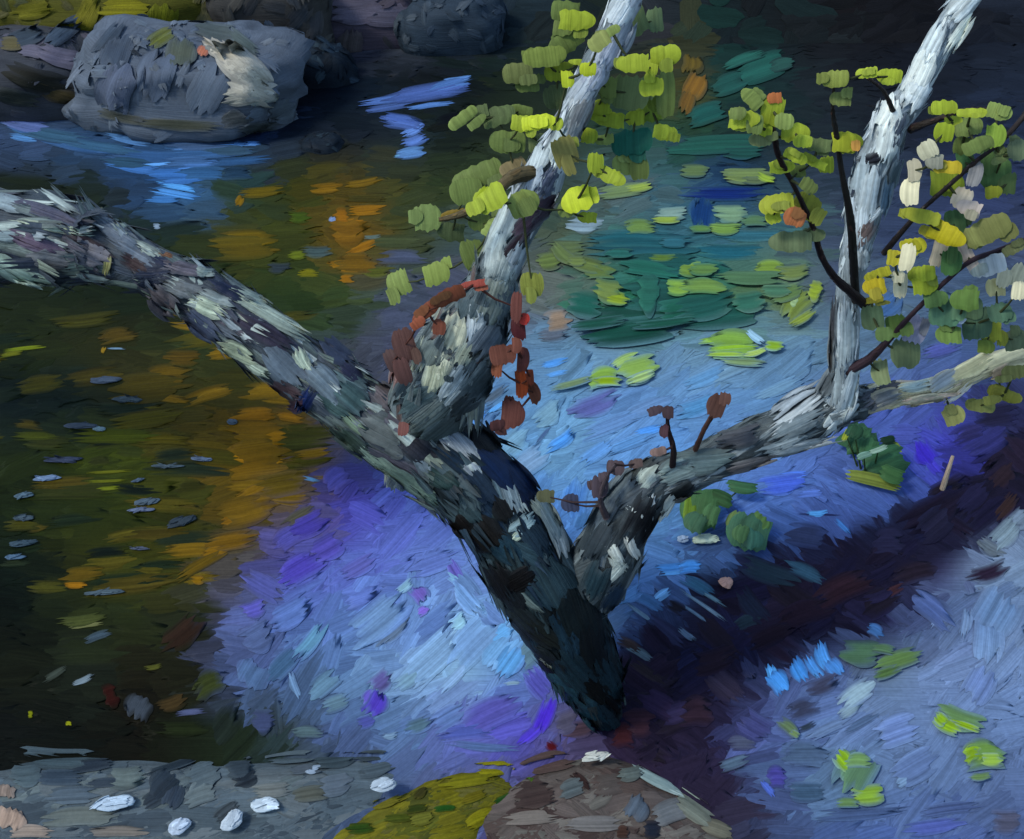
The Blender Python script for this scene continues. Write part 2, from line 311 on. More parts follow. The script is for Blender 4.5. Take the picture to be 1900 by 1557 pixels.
for _ in range(75):                                # broad level smears of olive and ochre over the dark shallows
    py = random.uniform(590, 1090); px = random.uniform(-40, 600 - max(0, py - 880) * .55); W = random.uniform(14, 40)
    near = px > 380 - max(0, py - 880) * .3
    c = random.choice(('#5a4810', '#6a5010', '#4a4210', '#705412', '#3c3a12') if near else ('#3c3a12', '#2c2f12', '#182214', '#4a4212', '#101812', '#443a12', '#20281a'))
    stroke_px(wat, mw, px, py, W * random.uniform(3, 6), W, random.gauss(3, 6), c, hs=.014, jit=.16, na=8, nb=10, under=field, soft=.85, over=.0015, ragged=.32)
for _ in range(70):                                # broad dark strokes painting the tree's shadow band
    i = random.randrange(len(SHADOW_BAND) - 1); t = random.random(); (x0, y0, w0), (x1, y1, w1) = SHADOW_BAND[i], SHADOW_BAND[i + 1]
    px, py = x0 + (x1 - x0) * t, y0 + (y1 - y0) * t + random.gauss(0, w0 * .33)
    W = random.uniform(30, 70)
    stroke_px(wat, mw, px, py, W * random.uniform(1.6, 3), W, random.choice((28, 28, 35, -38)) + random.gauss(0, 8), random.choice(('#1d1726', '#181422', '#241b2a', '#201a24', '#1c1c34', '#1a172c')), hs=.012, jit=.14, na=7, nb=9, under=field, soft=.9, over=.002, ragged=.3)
for h in HAND_WATER: stroke_px(wat, mw, *h, hs=.018, jit=.12, na=8, nb=10, under=field, soft=.88 if h[3] > 20 else (.72 if h[0] < 1100 and h[1] > 420 else .5), over=.003, ragged=.28)  # water strokes, sky reflections and glints painted into the blues
tag(wat.build('water', M_WATER), kind='structure')

# ------------------------------------------------------------------ boulders and banks
def boulder(name, px, py, Y, wpx, hpx, deep, base, pal, label, cat='boulder', seed=0, rough=.16, hand=(), mat=None, nst=150, group='boulders on the far shore', angs=(60, 120), flat=0):
    """rounded rock standing at depth Y, wpx by hpx in the photo; pal: the pigments of its surface"""
    P = at(px, py, Y); k = mpp(P)
    rx, rz = wpx * k / 2, hpx * k / 2; ry = rx * deep
    mb = MB(); nu, nv = 40, 26; pts = []; cols = []; uvs = []
    for i in range(nv + 1):
        th = math.pi * i / nv
        for j in range(nu + 1):
            ph = 2 * math.pi * (j % nu) / nu
            d = Vector((math.sin(th) * math.cos(ph), math.sin(th) * math.sin(ph), math.cos(th)))
            e = Vector([math.copysign(abs(c) ** .8, c) for c in d])
            f = 1 + rough * nz(d, 1.5, seed) + rough * .5 * nz(d, 3.7, seed + 3)
            q = P + Vector((e.x * rx * f, e.y * ry * f, e.z * rz * f))
            pts.append(q); cols.append(shade(lin(base), .12, random.gauss(0, 1))); uvs.append((ph * rx, th * rz))
    mb.grid(pts, cols, uvs, nv, nu)
    mp = bvh_mapper(mb)
    nf = len(mb.f); ks = [random.randrange(nf) for _ in range(nst)]
    for fi in ks:
        a, b, c_, d_ = [mb.v[t] for t in mb.f[fi]]
        n = (c_ - a).cross(d_ - b)
        if n.length < 1e-9: continue
        n.normalize(); ctr = (a + b + c_ + d_) / 4
        if n.dot(ctr - P) < 0: n = -n
        if n.z < -.5: continue
        t = Vector((random.gauss(0, 1), random.gauss(0, 1), random.gauss(0, 1))); t = (t - n * t.dot(n))
        if t.length < 1e-4: continue
        s_ = min(rx, rz)
        stroke3(mb, ctr, t, n, s_ * random.uniform(.35, .8), s_ * random.uniform(.14, .3), random.choice(pal), rad=s_ * 1.1, hs=.03, bend=.35 / s_, na=5, nb=7, under=lin(base), soft=.85, ragged=.28)
    for h in hand: stroke_px(mb, mp, *h, hs=.03, over=.012, under=lambda x, y: lin(base), soft=.45, na=7, nb=9, ragged=.24, jit=.12)
    return tag(mb.build(name, mat or M_ROCK, origin=(P.x, P.y, 0)), label, cat, group)

bk = MB(); pts = []; cols = []; uvs = []
for i in range(25):
    for j in range(61):
        x = -9 + 18 * j / 60; y = 8.5 + 4.5 * i / 24
        z = -.1 + 1.5 * (i / 24) ** .8 + .22 * nz((x, y, 0), .8) * min(1, i / 3)
        P = Vector((x, y, z)); pts.append(P)
        d = P - CAM; px = 950 + d.x / d.dot(FW) / TX * 950
        cols.append(field(px, 50 if px > 900 else 20)); uvs.append((x, y))
bk.grid(pts, cols, uvs, 24, 60)
mpb = bvh_mapper(bk)
for k in range(520):
    px = random.uniform(-300, 2200); py = random.uniform(-140, 130)
    c = field(px + random.gauss(0, 30), random.choice((40, 80, 110)) if px > 880 else 50)
    W = random.uniform(22, 50)
    stroke_px(bk, mpb, px, py, W * random.uniform(1.6, 3.2), W, random.gauss(12, 30), shade(c, 1, random.gauss(0, .15)), hs=.05, na=5, nb=5)
tag(bk.build('far_bank', M_EARTH), kind='structure')

boulder('mossy_boulder', 200, 10, 8.6, 560, 150, .5, '#4a4818', ['#504c1a', '#5a5618', '#44441c', '#524e30', '#42442c'],
        'long olive-yellow mossy boulder at the very back above the big grey boulder', seed=3, mat=M_MOSS,
        hand=parse("60,20,90,34,10,5a5614;160,30,100,40,60,66601a;300,40,70,60,80,5a5c12;340,60,50,30,40,56601a;390,30,60,50,70,56523a;230,15,120,40,0,6c6612"))
boulder('umber_boulder', 500, 50, 8.4, 240, 210, .7, '#3c3a38', ['#45423e', '#3a3a3c', '#4c4a46', '#33363a'],
        'brown-grey boulder behind the right shoulder of the big pale-faced boulder', seed=5)
boulder('mauve_boulder', 690, 40, 8.9, 250, 170, .7, '#463f4a', ['#4c4854', '#585260', '#443e48', '#3c3a3c'],
        'mauve-grey boulder in the back row with a rusty foot', seed=8, hand=parse("660,20,120,50,5,5c5664;650,80,60,50,80,4a4444;680,106,60,14,0,4a2c16;720,30,100,40,0,524e5c"))
boulder('slate_boulder', 835, 55, 8.7, 210, 140, .7, '#2c3742', ['#343f4c', '#3c4650', '#2a343e', '#424a52'],
        'slate-blue boulder at the right end of the back row', seed=12)
boulder('dark_boulder', 598, 160, 8.0, 130, 160, .8, '#141e28', ['#1c2834', '#263440', '#121a22', '#2c3a44'],
        'upright blackish-blue boulder in the gap right of the big grey boulder', seed=15, nst=90)
boulder('shore_boulder', 55, 150, 7.7, 320, 170, .8, '#3a3c42', ['#3e4048', '#484852', '#34383c', '#504c56'],
        'low dark boulder with a mauve band at the left edge above the blue stream', seed=21,
        hand=parse("118,62,90,34,35,3a4654;50,70,80,34,20,36404a;108,106,110,36,-14,645f6e;60,98,60,24,-10,5c5866;24,84,50,26,0,5a5236;67,148,140,44,-15,22221c;101,172,110,30,-20,38301c;30,180,100,30,-10,262a26"))
boulder('pale_boulder', 354, 146, 7.45, 412, 178, .6, '#525a66', ['#5a6470', '#525c6a', '#626a76', '#4c5664', '#5c626a'],
        'largest grey-blue boulder with a cream-coloured patch on its right face', seed=33, rough=.3, nst=200,
        hand=parse("219,101,80,54,70,3a4452;202,77,90,30,50,38424e;240,92,50,12,-40,22282e;219,162,100,70,70,4e5668;387,168,110,66,60,56606e;290,140,100,70,70,525b6a;337,101,60,60,80,484e44;300,72,60,30,30,565a28;522,205,60,46,20,4a5258;438,220,60,34,10,3a3e40;337,232,180,22,-3,3c3e34;230,218,110,20,-14,3a3c36;480,235,90,20,6,34393a;450,125,140,60,-42,b4ac9c;465,165,110,50,-20,b0a898;440,112,120,46,-40,aca494;468,150,90,60,-60,b0a898;455,176,100,34,10,a09a8c;415,100,100,36,-35,a8a092;400,92,60,26,-30,7c7a72;462,138,96,56,-48,b2ab9c;480,164,76,52,0,aaa69a;488,184,64,18,15,7c8078;377,98,20,22,60,a8644c;400,60,90,34,-10,4a5252;450,80,80,24,-40,4c5654"))
boulder('small_boulder', 600, 278, 6.9, 80, 60, .9, '#161f28', ['#1a2430', '#222e36', '#121820'],
        'small blackish boulder at the foot of the upright dark one by the water', seed=41, nst=50)

def mound(name, outline, height, base, pal, label, cat, nst=200, hand=(), mat=None, seed=0., angs=None, power=2.6, size=(40, 90)):
    """low rock or moss body: its footprint on the ground (photo positions of its edge), domed up"""
    ring = []
    n = len(outline)
    for i in range(n):
        a, b = outline[i], outline[(i + 1) % n]
        for k in range(8): ring.append((a[0] + (b[0] - a[0]) * k / 8, a[1] + (b[1] - a[1]) * k / 8))
    gp = [gnd(*p, 0) for p in ring]; c0 = sum(gp, Vector()) / len(gp)
    mb = MB(); nr = 16; pts = []; cols = []; uvs = []
    for i in range(nr + 1):
        s_ = 1 - i / nr
        for q in gp + gp[:1]:
            p = c0 + (q - c0) * s_
            hgt = height * (1 - s_ ** power) * (1 + .35 * nz(p, 3.1, seed)) + .02 * nz(p, 9, seed) * (1 - s_)
            e = 1 + .06 * nz(p, 4, seed + 5) * s_
            p = c0 + (p - c0) * e
            pts.append(Vector((p.x, p.y, -.03 + hgt))); cols.append(shade(lin(base), .1, random.gauss(0, 1))); uvs.append((p.x, p.y))
    mb.grid(pts, cols, uvs, nr, len(gp))
    m0 = bvh_mapper(mb)
    def mp(x, y, ref):
        P, n = m0(x, y, None)
        if P is None and ref is not None: return gnd(x, y, .002), Vector((0, 0, 1))
        return P, n
    nf = len(mb.f); done = 0; tries = 0
    xs = [p[0] for p in outline]; ys = [p[1] for p in outline]
    while done < nst and tries < nst * 6:
        tries += 1
        px, py = random.uniform(min(xs), max(xs)), random.uniform(min(ys) - 30, max(ys))
        W = random.uniform(*size) * .5; L = W * random.uniform(1.8, 3.2); an = random.gauss(*(angs or (8, 16))); ex, ey = L * .5 * math.cos(R(an)), -L * .5 * math.sin(R(an))
        if any(m0(px + a * ex, py + a * ey + b, None)[0] is None for a in (-1, 0, 1) for b in (-W * .5, 0)): continue
        stroke_px(mb, mp, px, py, L, W, an, random.choice(pal), hs=.03, under=lambda x, y: lin(base), soft=.85, ragged=.28, nb=8)
        done += 1
    for h in hand: stroke_px(mb, mp, *h, hs=.04, over=.006, under=lambda x, y: lin(base), soft=.35, na=7, nb=9, ragged=.24, jit=.14)
    return tag(mb.build(name, mat or M_ROCK, origin=(c0.x, c0.y, 0)), label, cat)

PEBBLES = []
mound('rock_ledge', [(-120, 1420), (60, 1398), (300, 1392), (420, 1402), (560, 1395), (760, 1392), (800, 1430), (760, 1500), (640, 1560), (560, 1680), (-120, 1680)], .065, '#4a545a',
      ['#444f56', '#525d64', '#3c464e', '#5a6466', '#4e5a62', '#5a6266'], 'long grey-blue rock ledge along the bottom left with white pebbles on it', 'rock ledge', 330, mat=M_ROCK, seed=2, size=(50, 150),
      hand=parse("""286,1394,220,22,-3,303c42;101,1408,180,40,-3,3c4a50;168,1424,94,22,8,252e38;111,1445,110,30,0,2c3844;236,1445,80,40,5,56605e;202,1455,90,18,3,2e3842;320,1424,120,14,18,242e36;377,1441,74,50,20,4e5a60;303,1458,70,50,45,26303a;445,1428,60,40,10,323c44;455,1448,50,30,20,1c242c;539,1408,100,24,5,4a565c;566,1431,66,16,5,4c545c;579,1431,36,14,10,8a98a8;320,1478,60,40,70,2e3844;286,1485,50,30,30,262e36;371,1475,74,44,20,5c6668;135,1478,110,34,3,4a5660;50,1441,66,40,5,46545a;421,1508,60,24,35,383f44;505,1468,84,26,5,6a6e6c;573,1475,84,30,8,4e5048;152,1518,160,34,3,5c625e;623,1458,70,40,10,56606a;623,1414,90,26,10,38444a;20,1520,50,60,70,9c8474;12,1470,30,40,80,7c6c62;60,1545,90,24,0,8c7c70;220,1545,120,20,0,6e665e;700,1430,80,24,12,46525a;690,1405,80,20,5,323c42"""))
mound('brown_rock', [(840, 1500), (945, 1425), (1040, 1394), (1130, 1388), (1225, 1420), (1300, 1478), (1400, 1545), (1470, 1660), (860, 1660)], .07, '#463c38',
      ['#4a3e3a', '#5a504c', '#3c302e', '#66605a', '#5c5852', '#504844'], 'brown-grey rock at the bottom edge right of the moss with a pale streaked rim', 'rock', 200, seed=7, angs=(0, 24), size=(40, 100),
      hand=parse("""1017,1418,116,40,10,4a3a36;1060,1400,100,20,8,4e3c38;1169,1438,60,26,10,58605c;1219,1452,120,20,-27,8a9c98;1240,1466,90,12,-27,a4b2ac;1078,1451,50,16,-40,2c1e1c;1061,1465,60,34,20,50585a;994,1485,90,34,10,382c2a;984,1519,110,26,5,6a625c;1182,1502,54,44,60,46505c;1209,1540,38,34,0,141a26;1155,1546,24,24,0,3e2a22;1290,1505,90,44,-35,707468;1275,1480,56,20,-35,88968c;1330,1540,70,30,-20,6c6858;1100,1530,120,30,0,6c6866;1240,1510,80,44,20,66686a"""))
mound('moss_mound', [(560, 1560), (680, 1490), (775, 1435), (870, 1412), (945, 1416), (985, 1448), (965, 1480), (915, 1520), (890, 1660), (520, 1660)], .06, '#565218',
      ['#666014', '#4e501a', '#666018', '#42441a', '#5a5628', '#5e5a1c'], 'olive-yellow moss mound with dark green tufts at the bottom edge between ledge and brown rock', 'moss', 240, mat=M_MOSS, seed=9, angs=(15, 18),
      hand=parse("""832,1418,84,22,15,34380c;916,1428,84,28,5,7a7410;870,1450,120,24,8,6e6a12;781,1475,34,16,45,2e2c10;775,1502,44,14,10,26300c;825,1502,50,12,5,1c4414;933,1485,44,18,25,244a1c;974,1458,50,22,25,2c4a14;893,1519,80,30,25,7c7412;782,1522,50,24,15,5c5c20;714,1492,80,20,15,66601c;670,1539,60,20,5,22380c;880,1480,60,16,20,5c5410;600,1540,80,24,12,5c5614;740,1520,60,16,5,3c4410;955,1430,50,20,-20,78760f"""))
def pebble(px, py, L, W, ang, col, label, z=.05, name='pale_pebble', cat='pebble', tall=.22, group=None, pal=None):
    c = gnd(px, py, z); k = mpp(c); col = lin(col); L *= .88; W *= .88; rx, ry = L * k / 2, W * k / 2 * 1.15
    A = Matrix.Rotation(R(ang), 3, 'Z'); mb = MB(); pts = []; cols = []; uvs = []; sd_ = random.random() * 90
    base = lin(col)
    for i in range(13):
        th = math.pi * i / 12
        for j in range(21):
            ph = 2 * math.pi * (j % 20) / 20
            d = Vector((math.sin(th) * math.cos(ph), math.sin(th) * math.sin(ph), math.cos(th)))
            f = 1 + .3 * nz(d, 1.3, sd_) + .15 * nz(d, 3, sd_)
            q = A @ Vector((d.x * rx * f, d.y * ry * f, d.z * ry * tall * f)); pts.append(c + q)
            cols.append(shade(base, .1, random.gauss(0, 1))); uvs.append((q.x, q.y))
    mb.grid(pts, cols, uvs, 12, 20)
    mp = bvh_mapper(mb)
    for _ in range(5):
        stroke_px(mb, mp, px + random.gauss(0, L * .16), py - W * tall * .2 + random.gauss(0, W * .1), L * random.uniform(.4, .8), W * random.uniform(.25, .5), ang + random.gauss(0, 14), shade(base, 1, random.gauss(.04, .12)), hs=.04, na=5, nb=6, over=.003, ragged=.25)
    return tag(mb.build(name, M_ROCK, origin=c), label, cat, group)
GP = 'white pebbles on the bottom bank'
pebble(215, 1490, 84, 30, 10, '#a8b8c8', 'longest white pebble lying on the grey ledge, leftmost on the bank', .05, tall=.2, group=GP)
pebble(333, 1533, 48, 32, 35, '#a8b4c4', 'blue-white pebble at the bottom edge below the grey ledge hollow', .049, group=GP)
pebble(431, 1522, 50, 34, 55, '#b0bac4', 'bright white wedge-shaped pebble standing steeply at the edge of the moss', .063, group=GP)
pebble(492, 1493, 54, 30, 8, '#b2bec8', 'oval white pebble just above the wedge-shaped one', .056, group=GP)
pebble(711, 1456, 50, 30, 15, '#a8b4c0', 'white pebble with a pointed corner in front of the olive moss', .070, group=GP)
pebble(1105, 1404, 56, 18, 15, '#b8b8b0', 'flat cream pebble on the brown rock below the tree foot', .070, group=GP)
pebble(1309, 1000, 56, 24, 6, '#aab4a0', 'pale grey-green stone between two green plants in the pool', .02, 'pale_stone', 'stone')
pebble(1267, 1000, 24, 18, 6, '#8a9ab0', 'small blue-grey stone beside the pale grey-green stone', .02, 'pale_stone', 'stone')
pebble(1348, 1081, 28, 26, 20, '#b0887a', 'tiny peach-coloured stone on the painted dark purple tree shadow', .02, 'peach_stone', 'stone')
for h in parse("""195,705,70,22,2,5c6878;239,741,74,18,-4,4c5a60;148,790,80,18,-3,4a5664;185,796,30,14,0,7484a4;118,853,84,18,4,3e4860;88,887,62,16,4,7a92b4;44,919,48,16,8,5c7484;44,961,46,16,4,4a5470;40,1008,60,20,6,425664;27,1034,50,12,3,5c7894;313,865,74,9,0,5a6a74;374,852,54,11,-8,74849c;273,931,60,18,10,5c6688;263,946,62,11,3,6c7894;337,968,70,24,28,3a4650;259,1018,44,7,0,5c6478;431,783,24,18,-10,565e7c;195,1099,90,14,5,56607c;256,891,30,10,20,56687c"""):
    pebble(h[0], h[1], h[2] * .9, h[3] * .85, h[4], shade(lin(h[5]), 1, -.35), 'flat grey-blue sky glint on the dark shallows, modelled as a solid slab', .010, 'sky_glint', 'stone', .2, 'sky glints modelled on the dark shallows left of the tree')  # glints of sky on the water, modelled as flat solid slabs

# ------------------------------------------------------------------ the forked tree
def catmull(P, n):
    out = []
    for i in range(len(P) - 1):
        p0, p1, p2, p3 = P[max(i - 1, 0)], P[i], P[i + 1], P[min(i + 2, len(P) - 1)]
        for k in range(n):
            t = k / n
            out.append([.5 * (2 * b + (c - a) * t + (2 * a - 5 * b + 4 * c - d) * t * t + (3 * b - a - 3 * c + d) * t ** 3) for a, b, c, d in zip(p0, p1, p2, p3)])
    out.append(list(P[-1])); return out
def tube(mb, ctrl, base, gnarl=.10, sides=22, sub=8, seed=0.):
    """ctrl: (photo x, photo y, depth Y, radius in photo px). Returns centre line [(P, radius)]"""
    line = []
    for (px, py, Y, r) in catmull(ctrl, sub):
        P = at(px, py, Y); line.append((P, r * mpp(P)))
    n = len(line); nrm = Vector((0, -1, .3)); pts = []; cols = []; uvs = []; run = 0
    for i in range(n):
        P, r = line[i]
        T = (line[min(i + 1, n - 1)][0] - line[max(i - 1, 0)][0]).normalized()
        nrm = (nrm - T * nrm.dot(T)).normalized(); bn = T.cross(nrm)
        if i: run += (P - line[i - 1][0]).length
        for j in range(sides + 1):
            a = 2 * math.pi * (j % sides) / sides
            d = nrm * math.cos(a) + bn * math.sin(a)
            q = P + d * r
            f = 1 + gnarl * (nz(q, 1.2 / max(r * 3, .05), seed) + .6 * nz(q, 3.2 / max(r * 3, .05), seed + 7))
            pts.append(P + d * (r * f)); cols.append(lin(base)); uvs.append((run, a * r))
    o = len(mb.v); mb.grid(pts, cols, uvs, n - 1, sides)
    for i in (0, n - 1):                                            # closed ends
        mb.v.append(line[i][0]); mb.c.append(lin(base)); mb.uv.append((0, 0)); t = len(mb.v) - 1
        for j in range(sides): mb.f.append((o + i * (sides + 1) + j, o + i * (sides + 1) + j + 1, t))
    return line
def bark(mb, line, pal, count, base, wide=(.14, .42), long=(3.5, 9)):
    n = len(line); sides = next(k for k in range(3, 60) if (n - 1) * k + 2 * k == len(mb.f)); faces = list(mb.f[:(n - 1) * sides])
    for _ in range(count):
        fi = random.randrange(len(faces)); i = fi // sides; P, r = line[i]
        q = [mb.v[k] for k in faces[fi]]; ctr = sum(q, Vector()) / 4
        d = (q[2] - q[0]).cross(q[3] - q[1])
        if d.length < 1e-9: continue
        d.normalize()
        if d.dot(ctr - P) < 0: d = -d
        T = (line[min(i + 1, n - 1)][0] - line[max(i - 1, 0)][0]).normalized(); T = (T - d * T.dot(d)).normalized()
        c = pal(i / n, d) if callable(pal) else random.choice(pal)
        W = r * random.uniform(*wide); U = T + d.cross(T) * random.gauss(0, .13)
        stroke3(mb, ctr, U, d, min(W * random.uniform(*long), r * 2.5), W, c, rad=r, hs=.03, lift=.001, under=lin(base), soft=.9, ragged=.3, nb=8, na=7, jit=.16)

PAL_FOOT = ['#12181a', '#1c2a2e', '#0c0f10', '#20343a', '#1a2226', '#16262e']
PAL_TRUNK = ['#2a3a48', '#1c2c3c', '#44545a', '#38464c', '#2c3a3e', '#202c34']
PAL_LIMB = ['#4e5660', '#5f6a68', '#3c4450', '#7a8478', '#343a48', '#4c4a54', '#6a7472']
PAL_KNEE = ['#5c6668', '#6c7674', '#3a4448', '#84887c', '#5a4a48', '#4a5458']
PAL_GREY = ['#b4bcc2', '#9aa2ac', '#c4ccd0', '#868a96', '#aab2b8']
PAL_LOW = ['#6a7478', '#50585a', '#7c8488', '#3c4446', '#5c666a']
PAL_WHITE = ['#c8d0d4', '#a8b4ba', '#d4dad8', '#8a96a0', '#b8c2c6']
PAL_CREAM = ['#b0a88a', '#c0b490', '#8a8a84', '#c4b0a0', '#9c968a']
PAL_TWIG = ['#3c2a2a', '#4a3834', '#33282a', '#50443c']
foot = gnd(1130, 1335, 0)
tree = empty('forked_tree', (foot.x, foot.y, 0))
tag(tree, 'gnarled grey tree rooted at the bottom, forking into heavy left limb and leafy white branches', 'tree')
LINES = []
def wood(name, ctrl, base, pal, count, hand, parent, gnarl=.1, sub=8, seed=0., sides=22, soft=.6, **kw):
    mb = MB(); line = tube(mb, ctrl, base, gnarl, sides, sub, seed)
    mp = bvh_mapper(mb)
    bark(mb, line, pal, count, base, **kw)
    for h in parse(hand): stroke_px(mb, mp, h[0], h[1], h[2] * 1.4, h[3], h[4], h[5], hs=.035, jit=.15, na=8, nb=10, over=.009, ragged=.28, under=lambda x, y: lin(base), soft=soft)
    LINES.extend((p, r, name) for p, r in line)
    return mb.build(name, M_BARK, parent)
trunk = wood('trunk', [(1160, 1400, 2.30, 14), (1130, 1338, 2.34, 24), (1098, 1262, 2.38, 58), (1054, 1162, 2.42, 78), (1003, 1062, 2.48, 88), (943, 965, 2.55, 88), (877, 892, 2.62, 82), (797, 835, 2.70, 74), (740, 800, 2.74, 78)],
    '#161e22', lambda u, d: random.choice(PAL_FOOT if u < .5 else PAL_TRUNK), 520, """
933,1077,70,44,-60,0c0c0e;1031,1081,90,66,-60,2a3c42;1000,1098,60,40,-50,24363e;984,1114,50,16,-40,54605e;957,1111,50,36,-55,12161a;970,1148,66,42,-45,1a2022;1068,1138,90,70,-70,10181a;1004,1172,74,36,-35,161a18;1007,1167,60,8,-28,8a8878;1095,1182,110,50,-80,0c1012;1051,1182,80,40,-70,1a2e3a;1021,1229,36,10,-25,b0b4a4;1017,1215,50,20,-40,141a1c;1068,1246,80,60,-50,15272f;1051,1273,84,34,-55,1c3640;1128,1266,90,38,-68,14252c;1101,1323,70,44,-50,1a323c;1125,1333,50,30,-60,16262e;1101,1269,110,40,-52,070b0c;1091,1252,90,20,-52,0a1012
920,870,80,50,-45,122444;960,884,80,40,-50,10203c;970,914,50,30,-65,0e1a34;943,917,66,34,-70,7c8a90;926,907,44,20,-65,5a6c74;960,931,44,20,-60,94a0a0;889,907,66,50,-50,223040;872,921,60,44,-70,3e4c50;819,884,74,40,-35,223434;906,991,60,60,-50,161412;933,944,46,40,-60,141414;872,951,44,34,-50,2a3a3e;943,1018,56,46,-40,1c3440;987,998,66,40,-55,1e2e3a;977,1025,70,34,-30,2c4048;967,975,44,34,40,8aa0a4;962,991,30,16,40,a8b4a0;1017,965,90,34,-62,8e9a9a;1034,1002,60,26,-70,a4acac;997,944,36,24,-50,98a094;819,954,60,34,-40,1a1410;859,975,40,40,-50,0c0908;967,1074,46,44,30,060506
859,840,94,44,-50,86909a;839,833,60,20,-55,a4acac;872,853,50,34,-45,9aa4a4;899,816,56,46,-55,181c20;788,864,46,30,-55,6c7880;775,833,60,46,-40,20222a;765,894,110,30,-35,5e7066;792,914,60,20,-35,3a4c48;775,941,70,30,-35,16120e;731,897,70,34,-35,1a1c18;711,860,84,24,-38,74867a""", tree, .18, seed=3, soft=.42)
limb_left = wood('limb', [(860, 905, 2.63, 66), (790, 845, 2.69, 72), (680, 768, 2.78, 64), (580, 690, 2.88, 60), (470, 612, 2.98, 62), (380, 552, 3.07, 54), (290, 508, 3.15, 44), (200, 468, 3.24, 60), (100, 446, 3.33, 80), (-80, 420, 3.5, 92), (-260, 380, 3.66, 92), (-520, 350, 3.9, 84), (-820, 330, 4.2, 66), (-1100, 290, 4.5, 30)],  # paler strokes on upward faces paint the limb's lit top into the bark
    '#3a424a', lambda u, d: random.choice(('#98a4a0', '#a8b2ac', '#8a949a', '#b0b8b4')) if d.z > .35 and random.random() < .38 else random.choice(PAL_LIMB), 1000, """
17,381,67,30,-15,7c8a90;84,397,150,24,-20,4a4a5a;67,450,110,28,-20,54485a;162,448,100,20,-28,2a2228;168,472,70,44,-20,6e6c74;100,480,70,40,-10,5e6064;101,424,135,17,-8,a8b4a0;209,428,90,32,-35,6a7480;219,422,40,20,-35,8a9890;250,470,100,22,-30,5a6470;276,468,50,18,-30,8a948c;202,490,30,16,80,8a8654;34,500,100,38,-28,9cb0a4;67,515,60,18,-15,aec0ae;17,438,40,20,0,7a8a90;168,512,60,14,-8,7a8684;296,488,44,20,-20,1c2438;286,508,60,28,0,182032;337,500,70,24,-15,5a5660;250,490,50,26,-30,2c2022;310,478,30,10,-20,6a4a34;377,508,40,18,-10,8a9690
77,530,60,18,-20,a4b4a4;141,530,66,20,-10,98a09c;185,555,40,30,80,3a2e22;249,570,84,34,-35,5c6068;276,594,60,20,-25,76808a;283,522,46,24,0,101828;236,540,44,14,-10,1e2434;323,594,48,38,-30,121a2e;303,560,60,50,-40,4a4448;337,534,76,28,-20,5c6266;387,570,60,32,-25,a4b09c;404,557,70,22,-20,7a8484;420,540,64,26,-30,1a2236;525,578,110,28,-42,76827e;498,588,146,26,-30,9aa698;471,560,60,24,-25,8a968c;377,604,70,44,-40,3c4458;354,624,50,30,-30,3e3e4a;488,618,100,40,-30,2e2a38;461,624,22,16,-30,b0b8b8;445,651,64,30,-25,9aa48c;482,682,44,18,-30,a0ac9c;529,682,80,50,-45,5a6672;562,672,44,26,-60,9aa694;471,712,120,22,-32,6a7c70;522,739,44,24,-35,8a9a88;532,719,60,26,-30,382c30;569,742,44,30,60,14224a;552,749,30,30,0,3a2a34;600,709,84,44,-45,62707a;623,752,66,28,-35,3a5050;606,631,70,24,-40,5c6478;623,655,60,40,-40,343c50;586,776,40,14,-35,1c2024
650,736,64,44,-40,3c5254;650,709,60,28,-35,56686a;664,789,80,20,-38,6a7c68;650,695,40,30,-40,2a2c40;650,816,70,36,-40,2c3a34;674,749,50,14,-40,8a948c;714,736,40,44,-40,5a5254;717,806,84,66,-30,545a5a;748,796,22,34,80,7c5048;711,860,84,24,-38,74867a;765,894,110,30,-35,5e7066;731,897,70,34,-35,1a1c18;690,850,60,14,-40,26302c;775,833,60,46,-40,20222a;788,864,46,30,-55,6c7880""", tree, .24, seed=11)
